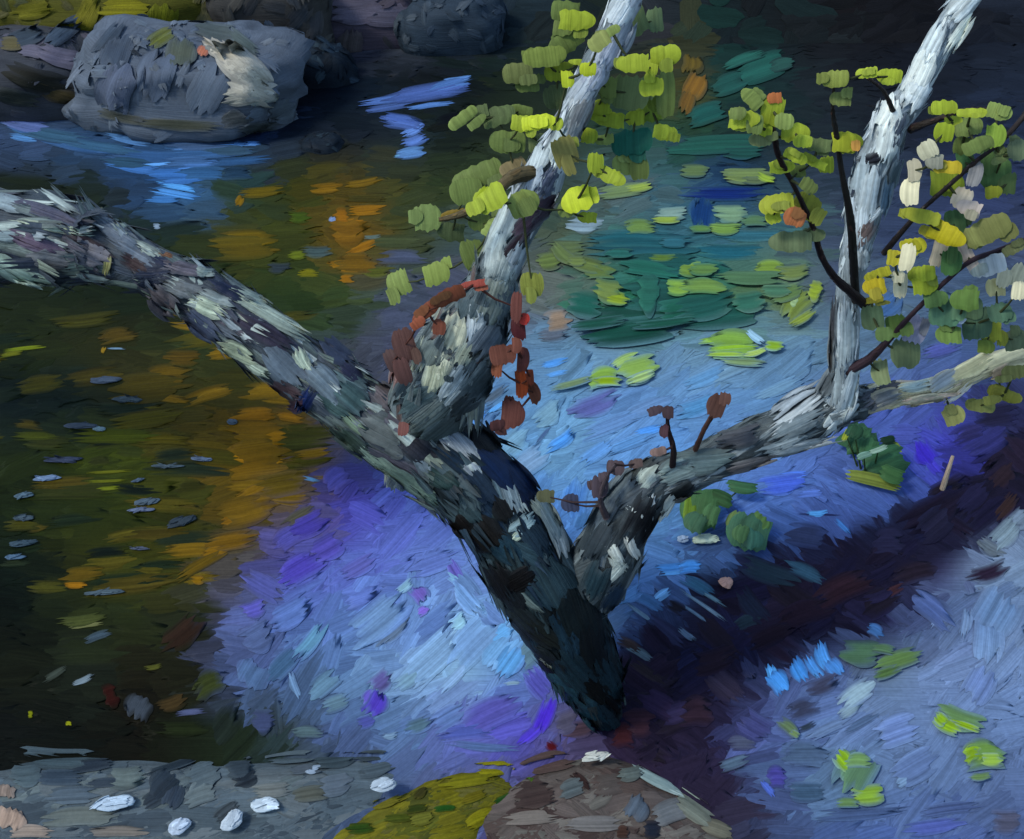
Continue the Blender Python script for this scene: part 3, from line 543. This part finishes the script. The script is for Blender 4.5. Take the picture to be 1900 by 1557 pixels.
branch_mid = wood('branch', [(765, 860, 2.86, 60), (795, 760, 2.77, 80), (838, 670, 2.71, 82), (885, 590, 2.72, 60), (918, 520, 2.76, 45), (940, 450, 2.80, 39), (980, 375, 2.85, 40), (1010, 320, 2.88, 35), (1050, 240, 2.93, 28), (1085, 165, 2.97, 27), (1120, 90, 3.02, 26), (1152, 15, 3.06, 27), (1178, -60, 3.1, 26), (1200, -140, 3.15, 23), (1235, -300, 3.28, 17), (1262, -460, 3.4, 5)],
    '#6a7478', lambda u, d: random.choice(PAL_KNEE if u < .38 else PAL_GREY), 680, """
819,796,80,54,40,4a5658;798,766,84,50,40,66706e;775,739,70,50,35,405054;758,722,44,38,60,1c2830;744,682,66,34,75,74504a;758,658,50,30,70,66504e;785,658,54,26,70,8c9484;859,749,60,40,45,30383c;886,709,70,50,50,404c52;839,709,70,34,55,9aa6ac;832,735,56,22,50,a8b0b0;808,698,56,44,75,a4a890;819,678,50,40,70,b0b29c;805,655,54,56,60,586260;825,661,40,30,40,343c40;798,722,40,14,20,141a1c;845,614,66,46,70,b4b49c;862,655,46,34,60,8a9080;881,597,60,32,80,a8b0b4;876,648,46,28,30,1c2020;899,628,70,50,55,5c6670;926,614,70,26,80,2c343c;879,557,70,46,65,46545a;913,554,84,50,70,7c847c;933,560,80,36,80,5a666c
1152,20,56,40,60,c8d0d4;1169,17,46,22,60,a8aeb6;1155,67,60,38,65,8e96a0;1128,98,64,36,62,a4aab8;1115,115,54,20,62,c4cad2;1101,141,62,36,60,a0a6b4;1085,168,60,34,58,b4bcc4;1075,178,54,14,58,d4d8da;1078,209,58,34,65,8a8c8e;1061,242,56,28,70,8c9092;1037,259,48,20,60,bcc6c4;1031,286,50,20,70,c8d0cc;1004,296,46,28,70,b8c2c4;994,330,56,28,72,a4b0bc;1014,337,58,30,60,4a5266;1031,337,60,18,75,a8b2b6;1011,357,40,20,60,5c667c;1000,387,72,38,45,38303c;980,411,80,34,48,403440;953,455,70,22,50,30242c;940,414,60,40,65,aab4b2;923,448,66,30,72,b4beba;920,482,60,36,80,a8b0ac;953,478,66,32,65,9aa4aa;936,478,34,16,55,241a20;994,438,56,34,50,6c727c;930,505,50,50,70,9ca6a4""", tree, .15, seed=17, sub=6)
limb_right = wood('limb', [(1040, 1150, 2.56, 50), (1068, 1100, 2.52, 66), (1116, 1048, 2.47, 64), (1160, 960, 2.50, 50), (1215, 900, 2.52, 43), (1290, 866, 2.54, 40), (1380, 826, 2.56, 40), (1470, 788, 2.58, 46), (1540, 756, 2.60, 40), (1590, 748, 2.62, 32), (1625, 740, 2.63, 22)],
    '#444c50', lambda u, d: random.choice(PAL_LOW), 480, """
1128,941,100,40,60,4a545c;1155,907,70,40,50,5a646a;1186,914,80,24,35,50565a;1196,870,48,26,40,323636;1203,887,44,34,45,98a29a;1189,960,90,60,60,16181c;1112,998,80,50,60,2a3238;1142,991,60,30,60,22282c;1179,951,34,14,-40,b8bebc;1182,968,40,14,-35,b0b8b8;1206,948,54,16,75,a8b0b4;1236,938,52,20,60,c0c4bc;1203,988,44,18,60,c2c6c4;1172,1015,46,18,-70,c4c4bc;1142,1025,40,20,-65,b4b8b0;1263,911,44,30,30,14181a;1256,874,66,40,20,6c7c7c;1108,1077,66,52,65,1e3038;1135,1104,50,30,60,203040;1142,1057,40,20,50,c8ccc0;1145,1040,34,20,-50,b4bab0;1060,1110,80,50,-60,141e22
1300,857,100,44,10,5a6a6a;1371,813,70,34,15,46484e;1395,857,84,20,15,6a6464;1412,762,84,44,35,3a3e44;1476,742,100,26,35,9aa4ac;1479,769,116,20,35,b4bcc0;1476,789,90,32,25,6a767c;1496,823,120,20,12,a0a8ac;1449,823,80,20,20,8a9498;1462,843,100,14,12,8a7c74;1529,843,60,22,20,4e5054;1553,773,66,32,45,c0c8c8;1597,709,50,44,40,545664;1630,736,66,34,30,5a5c64;1667,749,40,36,20,3a3c44""", tree, .16, seed=23, sub=6)
branch_cream = wood('branch', [(1560, 758, 2.62, 22), (1640, 735, 2.63, 25), (1705, 726, 2.64, 22), (1760, 712, 2.66, 21), (1830, 680, 2.7, 22), (1930, 652, 2.75, 22), (2080, 610, 2.85, 18), (2250, 575, 2.95, 12), (2400, 530, 3.02, 4)],
    '#dccfa6', ['#d8cca4', '#e2d6b2', '#b8b4a8', '#dcc4b0', '#c8c0a0'], 150, """
1600,752,60,30,20,50545a;1640,740,60,30,20,62666a;1698,719,56,18,10,a0b0ac;1748,709,52,26,30,98a0a4;1715,739,70,18,10,b0a894;1725,735,90,9,8,d8b8a4;1775,729,50,12,40,d8d4cc;1806,682,76,26,28,d2c898;1860,665,90,22,22,e0d2a4;1853,688,36,22,25,c8ac90;1859,702,24,10,20,dcd8d0;1657,779,26,22,60,b08a7c;1624,776,24,20,60,8a8070""", tree, .14, seed=27, sub=6)
branch_right = wood('branch', [(1520, 772, 2.59, 30), (1552, 735, 2.59, 28), (1566, 690, 2.60, 24), (1570, 620, 2.63, 24), (1574, 540, 2.66, 23), (1592, 450, 2.70, 28), (1607, 370, 2.74, 35), (1625, 300, 2.77, 36), (1648, 235, 2.80, 33), (1690, 178, 2.83, 28), (1720, 120, 2.86, 25), (1760, 50, 2.90, 25), (1800, -20, 2.94, 23), (1850, -110, 3.0, 20), (1915, -250, 3.1, 14), (1955, -370, 3.2, 4)],
    '#8a949a', PAL_WHITE, 500, """
1570,736,84,34,75,aab4b8;1556,722,70,22,85,8a9498;1573,621,100,28,88,9aa6aa;1583,614,80,12,88,c4ccd0;1563,604,70,14,88,b8c0c4;1549,604,100,14,88,3c3c40;1546,655,70,14,88,2e2c2a;1583,702,40,16,80,bac4c4;1536,712,50,30,60,4a5054;1583,404,110,16,85,b4c0ca;1597,421,100,24,85,c8d4dc;1610,354,84,36,80,bcc8ce;1640,364,70,24,80,5c7488;1600,435,54,26,60,7c6a66;1624,394,40,10,50,d8dcdc;1597,482,40,22,85,c0c8ca;1597,330,66,30,80,a0aeb6;1588,337,70,12,80,2a303c;1617,296,40,22,20,1a1e28;1644,263,76,34,78,dce4e2;1651,215,70,38,68,e4eae4;1678,256,70,22,75,8a98a4;1664,242,60,18,70,4e5866;1627,219,56,8,75,c4ccd0;1698,175,54,38,60,d0d8d8;1708,135,80,36,65,dfe5df;1701,128,90,12,65,eef2e8;1731,84,84,28,62,b8c2c4;1742,77,56,14,65,6c767c;1779,61,70,24,55,e8ecdc;1785,10,60,34,50,c4cccc;1799,7,50,12,50,e0e4e0;1693,250,70,14,75,4c4844;1671,296,50,20,70,4a4640;1657,323,50,20,75,54646c""", tree, .13, seed=29, sub=6)
def twig(name, ctrl, base, pal, parent, count=40, hand=''):
    return wood(name, ctrl, base, pal, count, hand, parent, .14, sub=6, sides=10, seed=random.random() * 50, wide=(.5, .9))
t_stub = twig('twig', [(1000, 320, 2.86, 16), (950, 330, 2.80, 13), (900, 375, 2.75, 8), (855, 398, 2.72, 7), (815, 408, 2.70, 4)], '#5c5038', ['#7a6c4c', '#6a5634', '#5a4a30'], branch_mid)
t_left = twig('twig', [(1606, 566, 2.62, 9.9), (1578, 542, 2.58, 8.7), (1545, 510, 2.56, 6.8), (1522, 470, 2.54, 6.2), (1508, 420, 2.53, 5.0), (1478, 355, 2.52, 4.3), (1445, 290, 2.52, 5.6), (1434, 240, 2.52, 5.6), (1415, 205, 2.52, 3.7), (1388, 178, 2.52, 2.5)], '#241a1c', PAL_TWIG, branch_right)
t_up = twig('twig', [(1588, 560, 2.61, 7.8), (1583, 480, 2.61, 7.8), (1577, 400, 2.61, 7.2), (1562, 320, 2.61, 5.4), (1552, 250, 2.62, 4.8), (1545, 205, 2.62, 3.6), (1548, 150, 2.62, 2.4)], '#23211f', ['#2a2826', '#23272c', '#3a2a26', '#30302e'], branch_right)
t_r1 = twig('twig', [(1568, 690, 2.58, 11.2), (1610, 668, 2.56, 9.0), (1650, 630, 2.55, 6.0), (1700, 575, 2.55, 4.5), (1790, 492, 2.56, 4.5), (1850, 466, 2.58, 5.2), (1920, 440, 2.6, 5.2), (1990, 415, 2.65, 3.8)], '#3a2c32', ['#50343a', '#3c2a2a', '#4a3840', '#2c2022'], branch_right)
t_r2 = twig('twig', [(1640, 470, 2.66, 6.0), (1700, 400, 2.60, 4.5), (1760, 345, 2.58, 4.5), (1810, 300, 2.58, 4.5), (1855, 265, 2.6, 4.5), (1900, 215, 2.62, 5.2), (1940, 160, 2.65, 3.8)], '#2c2626', PAL_TWIG + ['#5c5450'], branch_right)
t_r3 = twig('twig', [(1690, 240, 2.78, 9), (1730, 225, 2.72, 6), (1790, 205, 2.68, 5), (1850, 205, 2.66, 4)], '#302a26', PAL_TWIG, branch_right)
t_up2 = twig('twig', [(1660, 215, 2.78, 5.6), (1640, 170, 2.75, 3.5), (1610, 145, 2.74, 2.8)], '#302a26', PAL_TWIG, branch_right)
t_bud = twig('twig', [(1246, 875, 2.50, 6.3), (1250, 835, 2.49, 5.6), (1240, 795, 2.49, 4.2), (1238, 755, 2.49, 3.5)], '#2c2022', ['#2c1c20', '#40302e'], limb_right)
t_bud2 = twig('twig', [(1290, 835, 2.52, 4.9), (1305, 800, 2.51, 4.9), (1322, 770, 2.5, 4.2), (1336, 745, 2.5, 3.5)], '#4a342e', ['#5c4038', '#48302a'], limb_right)
t_bud3 = twig('twig', [(1125, 960, 2.44, 7), (1114, 925, 2.43, 5), (1128, 880, 2.43, 4), (1142, 862, 2.43, 4)], '#4a4044', ['#4c4248', '#5a4a4c'], limb_right)

# ---- leaves: photo x, y, width, height, turn, pigment; each cluster is one foliage part of the wood it grows on
LEAF = {'O': '#64723c', 'Y': '#929e30', 'B': '#b2bc30', 'D': '#4a5638', 'L': '#7a8848', 'T': '#1c5648', 'C': '#cfc6a4', 'G': '#6c764c'}
def foliage(name, data, parent, Y, spread, near, stem='#3c4028', mat=None, thick=.03):
    mb = MB(); todo = []
    near = [p for p, r, n in near]
    for e in data.replace('\n', ';').split(';'):
        a = e.strip().split(',')
        if len(a) < 6: continue
        px, py, w_, h_, ang = map(float, a[:5]); col = LEAF.get(a[5].strip()) or '#' + a[5].strip()
        yy = Y(px, py) + random.uniform(-spread, spread)
        P = at(px, py, yy); k = mpp(P)
        nrm = ((CAM - P).normalized() + Vector((random.uniform(-.35, .35), random.uniform(-.2, .2), random.uniform(-.1, .6)))).normalized()
        X = Vector((1, 0, 0)); X = (X - nrm * X.dot(nrm)).normalized(); Yv = nrm.cross(X)
        b = R(90 + ang + random.gauss(0, 6)); U = X * math.cos(b) + Yv * math.sin(b)
        L_, W_ = h_ * k * 1.15, w_ * k * 1.06
        c = lin(col) if name == 'foliage' else shade(lin(col), 1, -.28)
        stroke3(mb, P, U, nrm, L_, W_, shade(c, 1, random.gauss(0, .05)), jit=.09, ragged=.12, hs=thick, lift=0, na=6, nb=9, bend=random.uniform(.3, 1.6) / max(L_, .05) * .25)
        for _ in range(1 if w_ > 34 else 0):                            # smaller duller blades clumped round the first
            o = X * random.uniform(-.5, .5) * W_ + Yv * random.uniform(-.45, .45) * L_
            c2 = lerp(c, lin('#56623a'), random.uniform(0, .6))
            stroke3(mb, P + o + nrm * random.choice((-.008, .006)), U, nrm, L_ * random.uniform(.5, .8), W_ * random.uniform(.4, .65), shade(c2, 1, random.gauss(0, .1)), jit=.1, ragged=.14, hs=thick * .6, lift=0, na=5, nb=6)
        todo.append(P - nrm * .004)
    nodes = list(near)
    while todo:                                                     # leaf stalks: each leaf to the nearest wood or stalk
        best = min(((p - q).length, i, q) for i, p in enumerate(todo) for q in [min(nodes, key=lambda z: (z - p).length_squared)])
        p = todo.pop(best[1]); q = best[2]; nodes.append(p)
        ax = (p - q)
        if ax.length < .01: continue
        T = ax.normalized(); s1 = T.cross(Vector((.2, .3, 1))).normalized(); s2 = T.cross(s1); rr = .0035
        mid = (p + q) / 2 - Vector((0, 0, ax.length * .08)) ; o = len(mb.v)
        for cpt, r_ in ((q, rr * 1.3), (mid, rr), (p, rr * .6)):
            for m_ in range(5):
                an = 2 * math.pi * m_ / 5; mb.v.append(cpt + (s1 * math.cos(an) + s2 * math.sin(an)) * r_); mb.c.append(lin(stem)); mb.uv.append((m_ * .01, 0))
        for r0 in range(2):
            for m_ in range(5):
                mb.f.append((o + r0 * 5 + m_, o + r0 * 5 + (m_ + 1) % 5, o + r0 * 5 + 5 + (m_ + 1) % 5, o + r0 * 5 + 5 + m_))
    return mb.build(name, mat or M_LEAF, parent)
def lines_of(lo, hi, ylo=-999, yhi=9999):
    out = []
    for p, r, n in LINES:
        d = p - CAM; px = 950 + d.x / d.dot(FW) / TX * 950; py = 778.5 - d.dot(UP) / d.dot(FW) / TY * 778.5
        if lo < px < hi and ylo < py < yhi: out.append((p, r, n))
    return out
mid_near = lines_of(780, 1260, -200, 540)
foliage('foliage', """
1048,20,50,37,0,O;1068,37,62,37,0,Y;1044,50,37,34,0,O;1169,44,67,50,20,6a7a50;1216,37,30,44,0,6c7e58;1051,77,67,40,26,O;1010,106,77,37,10,74803c;960,135,54,37,10,6a7040;980,158,44,27,10,O;1034,178,50,40,10,D
1169,172,67,60,0,68764a;1235,175,34,84,10,O;923,215,60,37,5,4f5c38;943,263,64,40,5,O;1004,266,50,37,0,6a744a;1172,263,74,50,0,T;1169,303,60,40,0,L;1186,313,34,40,0,O;859,219,60,22,35,L
886,327,94,44,15,O;866,354,60,50,10,O;953,310,50,30,35,7a6c4c;943,380,40,40,0,O;792,404,47,50,0,6e7e48;846,396,54,15,10,7a6424;896,414,50,30,0,O;839,431,47,34,0,D;910,424,37,24,45,L;879,471,47,60,20,O;808,508,47,42,20,7c8a44;740,525,40,48,15,L
1034,135,47,30,0,Y;1078,116,40,13,0,Y;967,205,44,20,0,O;967,229,40,30,0,Y;1233,246,44,27,0,92a034;1132,222,57,30,0,Y;1125,162,40,37,0,L;1108,199,50,30,0,Y;1209,205,54,40,0,7a9038;1179,219,34,27,0,Y;1091,251,34,30,0,Y;1122,259,34,20,0,L""", branch_mid, lambda x, y: 3.04 - (y - 200) * .0006, .05, mid_near)
foliage('foliage', """
1233,104,54,38,0,Y;1176,118,57,32,0,Y;1209,125,24,27,0,Y;1209,162,44,34,0,Y;1053,145,24,34,0,B;1091,128,30,25,0,B;997,226,60,28,0,B;1031,229,24,27,0,Y;1112,77,40,34,30,7c8248;1135,58,30,18,30,L;1105,303,30,37,0,Y;1135,327,50,27,-20,Y;1048,282,44,56,25,7a7440;910,367,60,50,25,Y;896,369,26,44,-30,B;970,377,60,46,30,7a8544;1071,370,54,47,15,B;1051,389,30,27,0,O;1091,404,34,20,0,Y;987,528,42,44,10,7c8038;1059,265,30,20,20,8c9440""", branch_mid, lambda x, y: 2.68 - (y - 200) * .0003, .05, mid_near)
foliage('dry_leaves', """
792,577,64,24,35,8a4a34;832,550,70,28,25,804832;879,527,44,14,10,a04c40;815,607,24,30,0,8c5240;752,640,40,60,20,6a4a44;748,690,30,50,20,74504a;748,796,20,26,0,80504a;775,600,30,20,40,96523a;728,670,26,44,24,5c4644
958,570,20,56,0,7c4a42;973,592,17,22,0,c04038;962,607,26,46,0,4a1e22;933,658,48,38,10,7a4a3c;923,681,20,38,0,8c5038;970,668,22,46,0,70403a;967,712,22,52,0,8c4022;990,729,22,42,30,6c4030;950,769,42,52,-15,6c4038;923,789,28,20,20,5c3a38;958,640,18,30,0,7c4a3c;930,800,22,16,0,6a4642;984,700,14,30,10,7c3c28""", branch_mid, lambda x, y: 2.60, .05, lines_of(730, 990, 480, 820), '#4a2c26')
left_near = lines_of(1370, 1600, 100, 560)
foliage('foliage', """
1435,207,40,50,0,Y;1438,182,26,20,0,b0683c;1395,184,44,26,-45,L;1378,222,54,34,0,Y;1368,210,30,24,0,O;1401,229,30,37,0,O;1412,258,40,27,0,66704a;1475,246,50,34,0,Y;1475,290,44,20,-25,Y;1449,310,44,27,0,Y;1509,300,54,20,-30,Y;1533,306,27,30,0,Y;1519,269,47,27,0,56623c;1482,317,27,24,0,O
1442,377,60,37,0,9a9f34;1496,383,50,44,-20,7c8030;1435,402,26,26,0,Y;1475,404,40,32,-15,b06a42;1469,448,74,40,0,5a6648;1455,225,34,30,0,L;1420,240,26,26,0,8a9a2c;1490,262,34,24,0,8a9a30;1500,345,34,26,-40,66703c""", branch_right, lambda x, y: 2.50, .05, left_near)
foliage('foliage', """
1550,146,47,30,0,727a38;1561,184,37,27,0,6a7440;1609,135,37,20,0,Y;1652,141,44,26,0,Y;1570,263,54,40,0,8c9028;1588,270,16,20,0,b0803c""", branch_right, lambda x, y: 2.60, .03, lines_of(1530, 1700, 100, 400))
foliage('foliage', """
1752,199,47,26,0,Y;1802,209,50,17,-5,Y;1853,207,44,30,-20,L;1795,234,47,37,0,O;1752,246,34,34,0,8a982c;1846,253,34,44,0,7e9438;1816,269,60,28,25,O;1890,278,37,40,0,5e6a50;1721,278,34,34,30,aaa68c;1785,270,30,34,0,66743c;1768,225,30,20,0,9aa634
1758,310,52,26,0,b09a2c;1755,340,57,50,0,7c8a2c;1849,323,57,54,0,4a6438;1843,357,30,24,0,8c8c2c;1689,354,32,52,0,C;1696,315,24,44,0,b0a890;1785,367,34,38,-20,c8b8a0;1799,387,42,28,-15,b8a89c;1809,323,25,50,-10,8e8a88;1735,300,30,26,0,8e8c7c;1790,300,30,40,0,44663c;1860,290,40,20,30,6c7a4c;1870,340,30,40,0,56683c""", branch_right, lambda x, y: 2.56, .06, lines_of(1640, 2000, 100, 420))
foliage('foliage', """
1711,401,67,28,-20,8c8e30;1755,434,67,38,-32,a89a20;1772,414,36,47,0,44603c;1833,428,80,48,25,66683a;1694,458,47,34,20,a09a28;1661,478,30,30,0,b0a430;1683,478,26,50,0,C;1742,468,26,54,-10,cbb79c;1796,475,22,58,20,c9b2a0;1765,487,36,46,0,44663a;1630,508,47,20,20,a8a02c;1711,508,47,30,15,Y;1667,514,24,22,0,C;1833,493,62,36,15,a8b0b4;1863,515,26,38,-10,C;1890,510,26,42,-15,C;1880,462,40,20,20,6c6e48;1810,445,30,34,0,5a6440
1624,532,40,32,10,b09a24;1671,530,24,44,0,C;1715,530,44,34,10,Y;1617,557,44,13,10,94882c;1792,557,47,40,0,5a7438;1849,533,34,34,0,c8bc84;1890,540,24,34,-10,C;1664,604,38,42,0,5c7438;1681,655,52,54,0,5a6648;1634,690,30,48,0,77805a;1752,581,54,48,0,4e7058;1762,621,44,34,0,62783c;1839,614,40,42,0,8e8e30;1812,600,50,60,0,4c6650;1829,643,30,26,0,6a7834;1698,611,38,52,-20,8a8aa0;1883,631,38,40,0,5c6a50;1620,588,38,48,0,4e6044;1735,555,40,30,20,54703f;1780,590,24,16,-40,a8b0b8;1745,545,30,16,-50,9aa2ae;1855,580,40,36,0,46604c;1640,620,30,26,0,566a3c""", branch_right, lambda x, y: 2.54, .06, lines_of(1570, 2000, 380, 760))
foliage('foliage', """
1883,690,44,26,-5,6f7040;1863,732,60,24,-10,8a8a3a;1819,752,50,26,-10,7e8248;1769,772,36,36,20,8c8c54;1840,742,30,18,0,7a7c3c""", branch_cream, lambda x, y: 2.60, .03, lines_of(1700, 2000, 640, 760))
for e in """1142,867,32,30,0,5a4c50;1113,904,30,42,0,544850;1098,900,16,20,0,5c4c50;1059,934,32,34,0,44485e;1014,921,32,24,0,66664a;1330,752,34,44,-20,5c4038;1345,740,20,24,0,6a4a40;1215,762,28,18,20,4e4048;1240,765,20,24,0,48383c;1232,800,16,26,0,4a3038;1180,860,26,18,0,5a4a48;1222,838,30,16,0,8a7068;1120,885,20,20,0,544850""".split(';'):
    foliage('seed_head', e, limb_right, lambda x, y: 2.46, .02, lines_of(1000, 1360, 700, 1010), '#3a2c2c')
def floater(name, data, label, cat, z=.012, group=None, hs=.10):
    """leaf pads lying on the water; z lifts later blades a little over earlier ones"""
    mb = MB(); D = parse(data)
    c = gnd(D[0][0], D[0][1], z)
    for i, h in enumerate(D):
        stroke_px(mb, flat_mapper(z + i * .002), *h, hs=hs * .5, jit=.15, ragged=.24, na=7, nb=10, under=field, soft=.5 if h[2] > 100 else .75)
    return tag(mb.build(name, M_LEAF, origin=c), label, cat, group)
FL = 'floating leaf'; FG = 'green leaves floating on the pool'
floater('floating_leaf', "1118,701,66,40,10,7a9a3c;1184,686,84,54,15,86a44a;1160,668,60,20,25,94b060;1128,708,60,18,0,8aa414;1190,700,60,20,20,9ab46c;1060,712,90,14,15,70845c", 'double yellow-green leaf floating in the middle of the blue pool beside the middle branch', FL, group=FG)
floater('floating_leaf', "1361,642,124,58,-5,74963a;1380,672,94,16,-4,72885a;1330,630,80,12,8,8ab030;1360,645,110,10,5,84a828;1350,658,90,10,0,96b43c;1400,625,44,15,-35,90a8d8;1400,655,50,12,15,a4bc5c;1437,642,40,20,-5,7c9a24", 'large striped bright green leaf floating left of the white upright branch', FL, group=FG)
floater('floating_leaf', "1782,1335,112,44,-20,5c7a48;1758,1347,68,30,-25,7c9a1c;1792,1347,64,14,-20,86a414;1745,1335,30,26,-40,84a41c", 'slanting lime-green leaf floating at the lower right, upper of the pair there', FL, group=FG)
floater('floating_leaf', "1826,1402,88,60,5,64843c;1806,1400,46,42,10,7c9a1c;1840,1410,50,30,0,86a23c;1819,1441,50,16,5,5c7444", 'squarish lime-green leaf floating near the right edge below the slanting one', FL, group=FG)
floater('floating_leaf', "1587,1436,92,76,60,587858;1610,1475,72,42,5,7c9a30;1567,1412,46,38,-50,7a9a1c;1590,1412,60,30,0,6a8a50;1572,1490,50,20,0,5c7848", 'ragged green leaf with two lime tips floating at the bottom right', FL, group=FG)
floater('floating_leaf', "1597,1212,92,52,0,4c6a4c;1667,1225,104,36,18,56703c;1645,1248,60,22,20,4e6838;1640,1205,50,20,-10,587650", 'dull green forked leaf floating right of the bright blue dabs', FL, group=FG)
floater('floating_leaf', "1462,1350,54,24,-40,566848;1474,1362,24,14,-30,6a8050", 'small faded green leaf floating below the blue dabs', FL, group=FG)
def mat(data, label): return floater('weed_mat', data, label, 'water weed', .008, 'floating weed mats beyond the pool', .07)
mat("1180,590,200,60,0,1a4438;1330,585,160,56,6,1a463c;1230,550,180,60,0,1e4a42;1169,616,190,54,8,164438;1085,566,70,54,-10,1c5244;1253,576,66,46,10,1a503e;1304,567,134,54,12,1c4e44;1203,547,44,80,0,245848;1390,560,70,40,10,2c5a48;1128,540,66,46,-10,6a7a3c;1145,554,50,26,-10,7c8c20;1263,533,60,32,0,7a9a3c;1304,532,100,30,0,6c8a40;1110,600,120,20,8,174436;1230,600,140,16,6,174838", 'largest dark teal weed mat with lime patches, edging the blue pool')
mat("1190,455,230,50,0,1c4a50;1230,490,160,44,0,1c4c46;1169,445,180,34,0,1c5056;1203,498,124,30,-8,1f5848;1230,478,60,14,0,56702c;1186,421,66,28,0,66803e;1250,450,60,20,0,2c606a;1150,470,60,18,0,245a50", 'teal weed mat right of the middle branch with an olive leaf on top')
mat("1327,269,200,36,3,1c4c3e;1378,284,90,24,0,18443a;1290,317,66,26,0,56683c;1385,326,104,30,0,6c7c44;1400,334,60,16,0,5c6a44;1420,330,40,16,-20,8aa030", 'dark green weed mat under the left leafy twig with a pale olive fringe')
mat("1411,128,124,52,20,1e5044;1354,155,80,40,20,1c4a40;1310,212,88,40,20,1a5046;1450,120,60,26,15,24483e;1380,110,90,20,20,255a4c", 'deep green weed mat highest in the dark water at the top')
mat("1284,120,40,40,80,5c4a14;1290,160,60,44,60,7a5416;1275,190,50,30,70,6c4c14", 'small ochre-brown weed patch beside the deep green mat')
mat("1357,397,78,36,0,74906c;1344,424,72,24,0,6c8a3c;1246,397,66,26,5,7c9486;1236,408,60,14,0,8a9c3c;1300,425,50,14,0,56783c;1400,410,60,20,0,54744c", 'pale sage-green weed mat with deep blue water above it')
mat("1155,354,104,26,8,6a7c4c;1185,348,60,18,10,84943c", 'short olive weed strip beside the lime leaves of the middle branch')
mat("1051,461,84,30,0,56643c;1017,485,52,36,10,5c6a34;1112,505,70,26,0,5c6e34;1085,490,80,30,-15,5c6a34;1045,472,60,26,-40,5a6838;1070,485,40,20,0,66743c", 'loose olive weed patch just right of the middle branch')
mat("1327,502,74,30,-5,1c5044;1428,498,70,30,0,748c34;1280,498,54,30,0,6e8a38;1469,505,70,28,5,66743c;1479,566,76,48,45,6c7a34;1475,557,20,34,-10,8aa06c;1512,540,30,42,-10,8a9a2c;1390,515,150,26,0,4c6c48;1460,545,70,30,20,5c7440;1305,500,60,24,0,5a7a3c;1490,590,60,18,30,7c8a34;1440,540,70,24,0,40664c", 'yellow-green weed mat against the left of the white upright branch')

def tuft(name, data, label, cat='water plant'):
    """low leafy plant standing in the shallow pool: short stems carrying tilted blades"""
    D = parse(data); c = gnd(D[0][0], D[0][1], 0); mb = MB()
    for i, h in enumerate(D):
        z = .05 + .012 * i; P = gnd(h[0], h[1], z); k = mpp(P)
        n = (Vector((0, 0, 1)) + (CAM - P).normalized() * .9 + Vector((random.uniform(-.2, .2), random.uniform(-.2, .2), 0))).normalized()
        X = (Vector((1, 0, 0)) - n * n.x).normalized(); Yv = n.cross(X); b = R(h[4]); U = X * math.cos(b) + Yv * math.sin(b)
        stroke3(mb, P, U, n, h[2] * k, h[3] * k, h[5], jit=.2, ragged=.16, hs=.14, lift=0, na=7, nb=9, bend=.5)
        q = Vector((c.x + (P.x - c.x) * .4, c.y + (P.y - c.y) * .4, -.02)); o = len(mb.v)
        for cp, r_ in ((q, .006), (P - n * .002, .003)):
            for m_ in range(5):
                mb.v.append(cp + Vector((math.cos(m_ * 1.2566) * r_, math.sin(m_ * 1.2566) * r_, 0))); mb.c.append(lin('#2c3c20')); mb.uv.append((0, 0))
        for m_ in range(5): mb.f.append((o + m_, o + (m_ + 1) % 5, o + 5 + (m_ + 1) % 5, o + 5 + m_))
    return tag(mb.build(name, M_LEAF, origin=c), label, cat, 'leafy plants standing in the pool')
tuft('water_plant', "1620,890,110,26,-22,6a7430;1593,818,76,66,40,2c4c34;1640,857,96,70,20,2e5238;1610,830,50,40,70,34583a;1655,880,50,34,-30,3a5c34;1661,830,26,24,0,6c7a30;1570,806,36,10,60,8a9430;1647,816,30,17,10,142a1c;1603,845,34,13,20,6c8c7c;1630,834,42,10,20,8aa490;1585,800,34,30,60,264430", 'heart-shaped clump of dark green leaves under the right limb')
tuft('water_plant', "1391,987,82,78,70,40644c;1368,967,44,38,60,5c7040;1407,970,40,40,40,52703c;1395,1000,50,40,80,386050;1375,990,40,30,70,4c6c44", 'round blue-green plant right of the pale stone')
tuft('water_plant', "1300,946,92,70,75,3c5c38;1280,941,60,24,80,5c7424;1378,904,68,26,-15,34583a;1337,924,54,30,-30,30502f;1290,970,50,40,60,44644a;1320,955,50,30,70,40603c", 'green plant with one leaf stretched right, close under the right limb')

st = MB(); b0 = gnd(1747, 912, -.01); top = b0 + Vector((.004, .02, .20)); k = mpp(b0)
for (P, r_) in ((b0, 5), (b0.lerp(top, .3), 5.5), (b0.lerp(top, .7), 4), (top, 3)):
    for m_ in range(9): st.v.append(P + Vector((math.cos(m_ * math.pi / 4), math.sin(m_ * math.pi / 4), 0)) * r_ * k); st.c.append(shade(lin('#a8927e'), .12, random.gauss(0, 1))); st.uv.append((P.z, m_ * .01))
for i in range(3):
    for m_ in range(8): st.f.append((i * 9 + m_, i * 9 + m_ + 1, i * 9 + m_ + 10, i * 9 + m_ + 9))
st.f.append(tuple(27 + m_ for m_ in range(8)))
tag(st.build('stick', M_BARK, origin=b0), 'short pale stick standing upright in the violet pool near the right edge', 'stick')
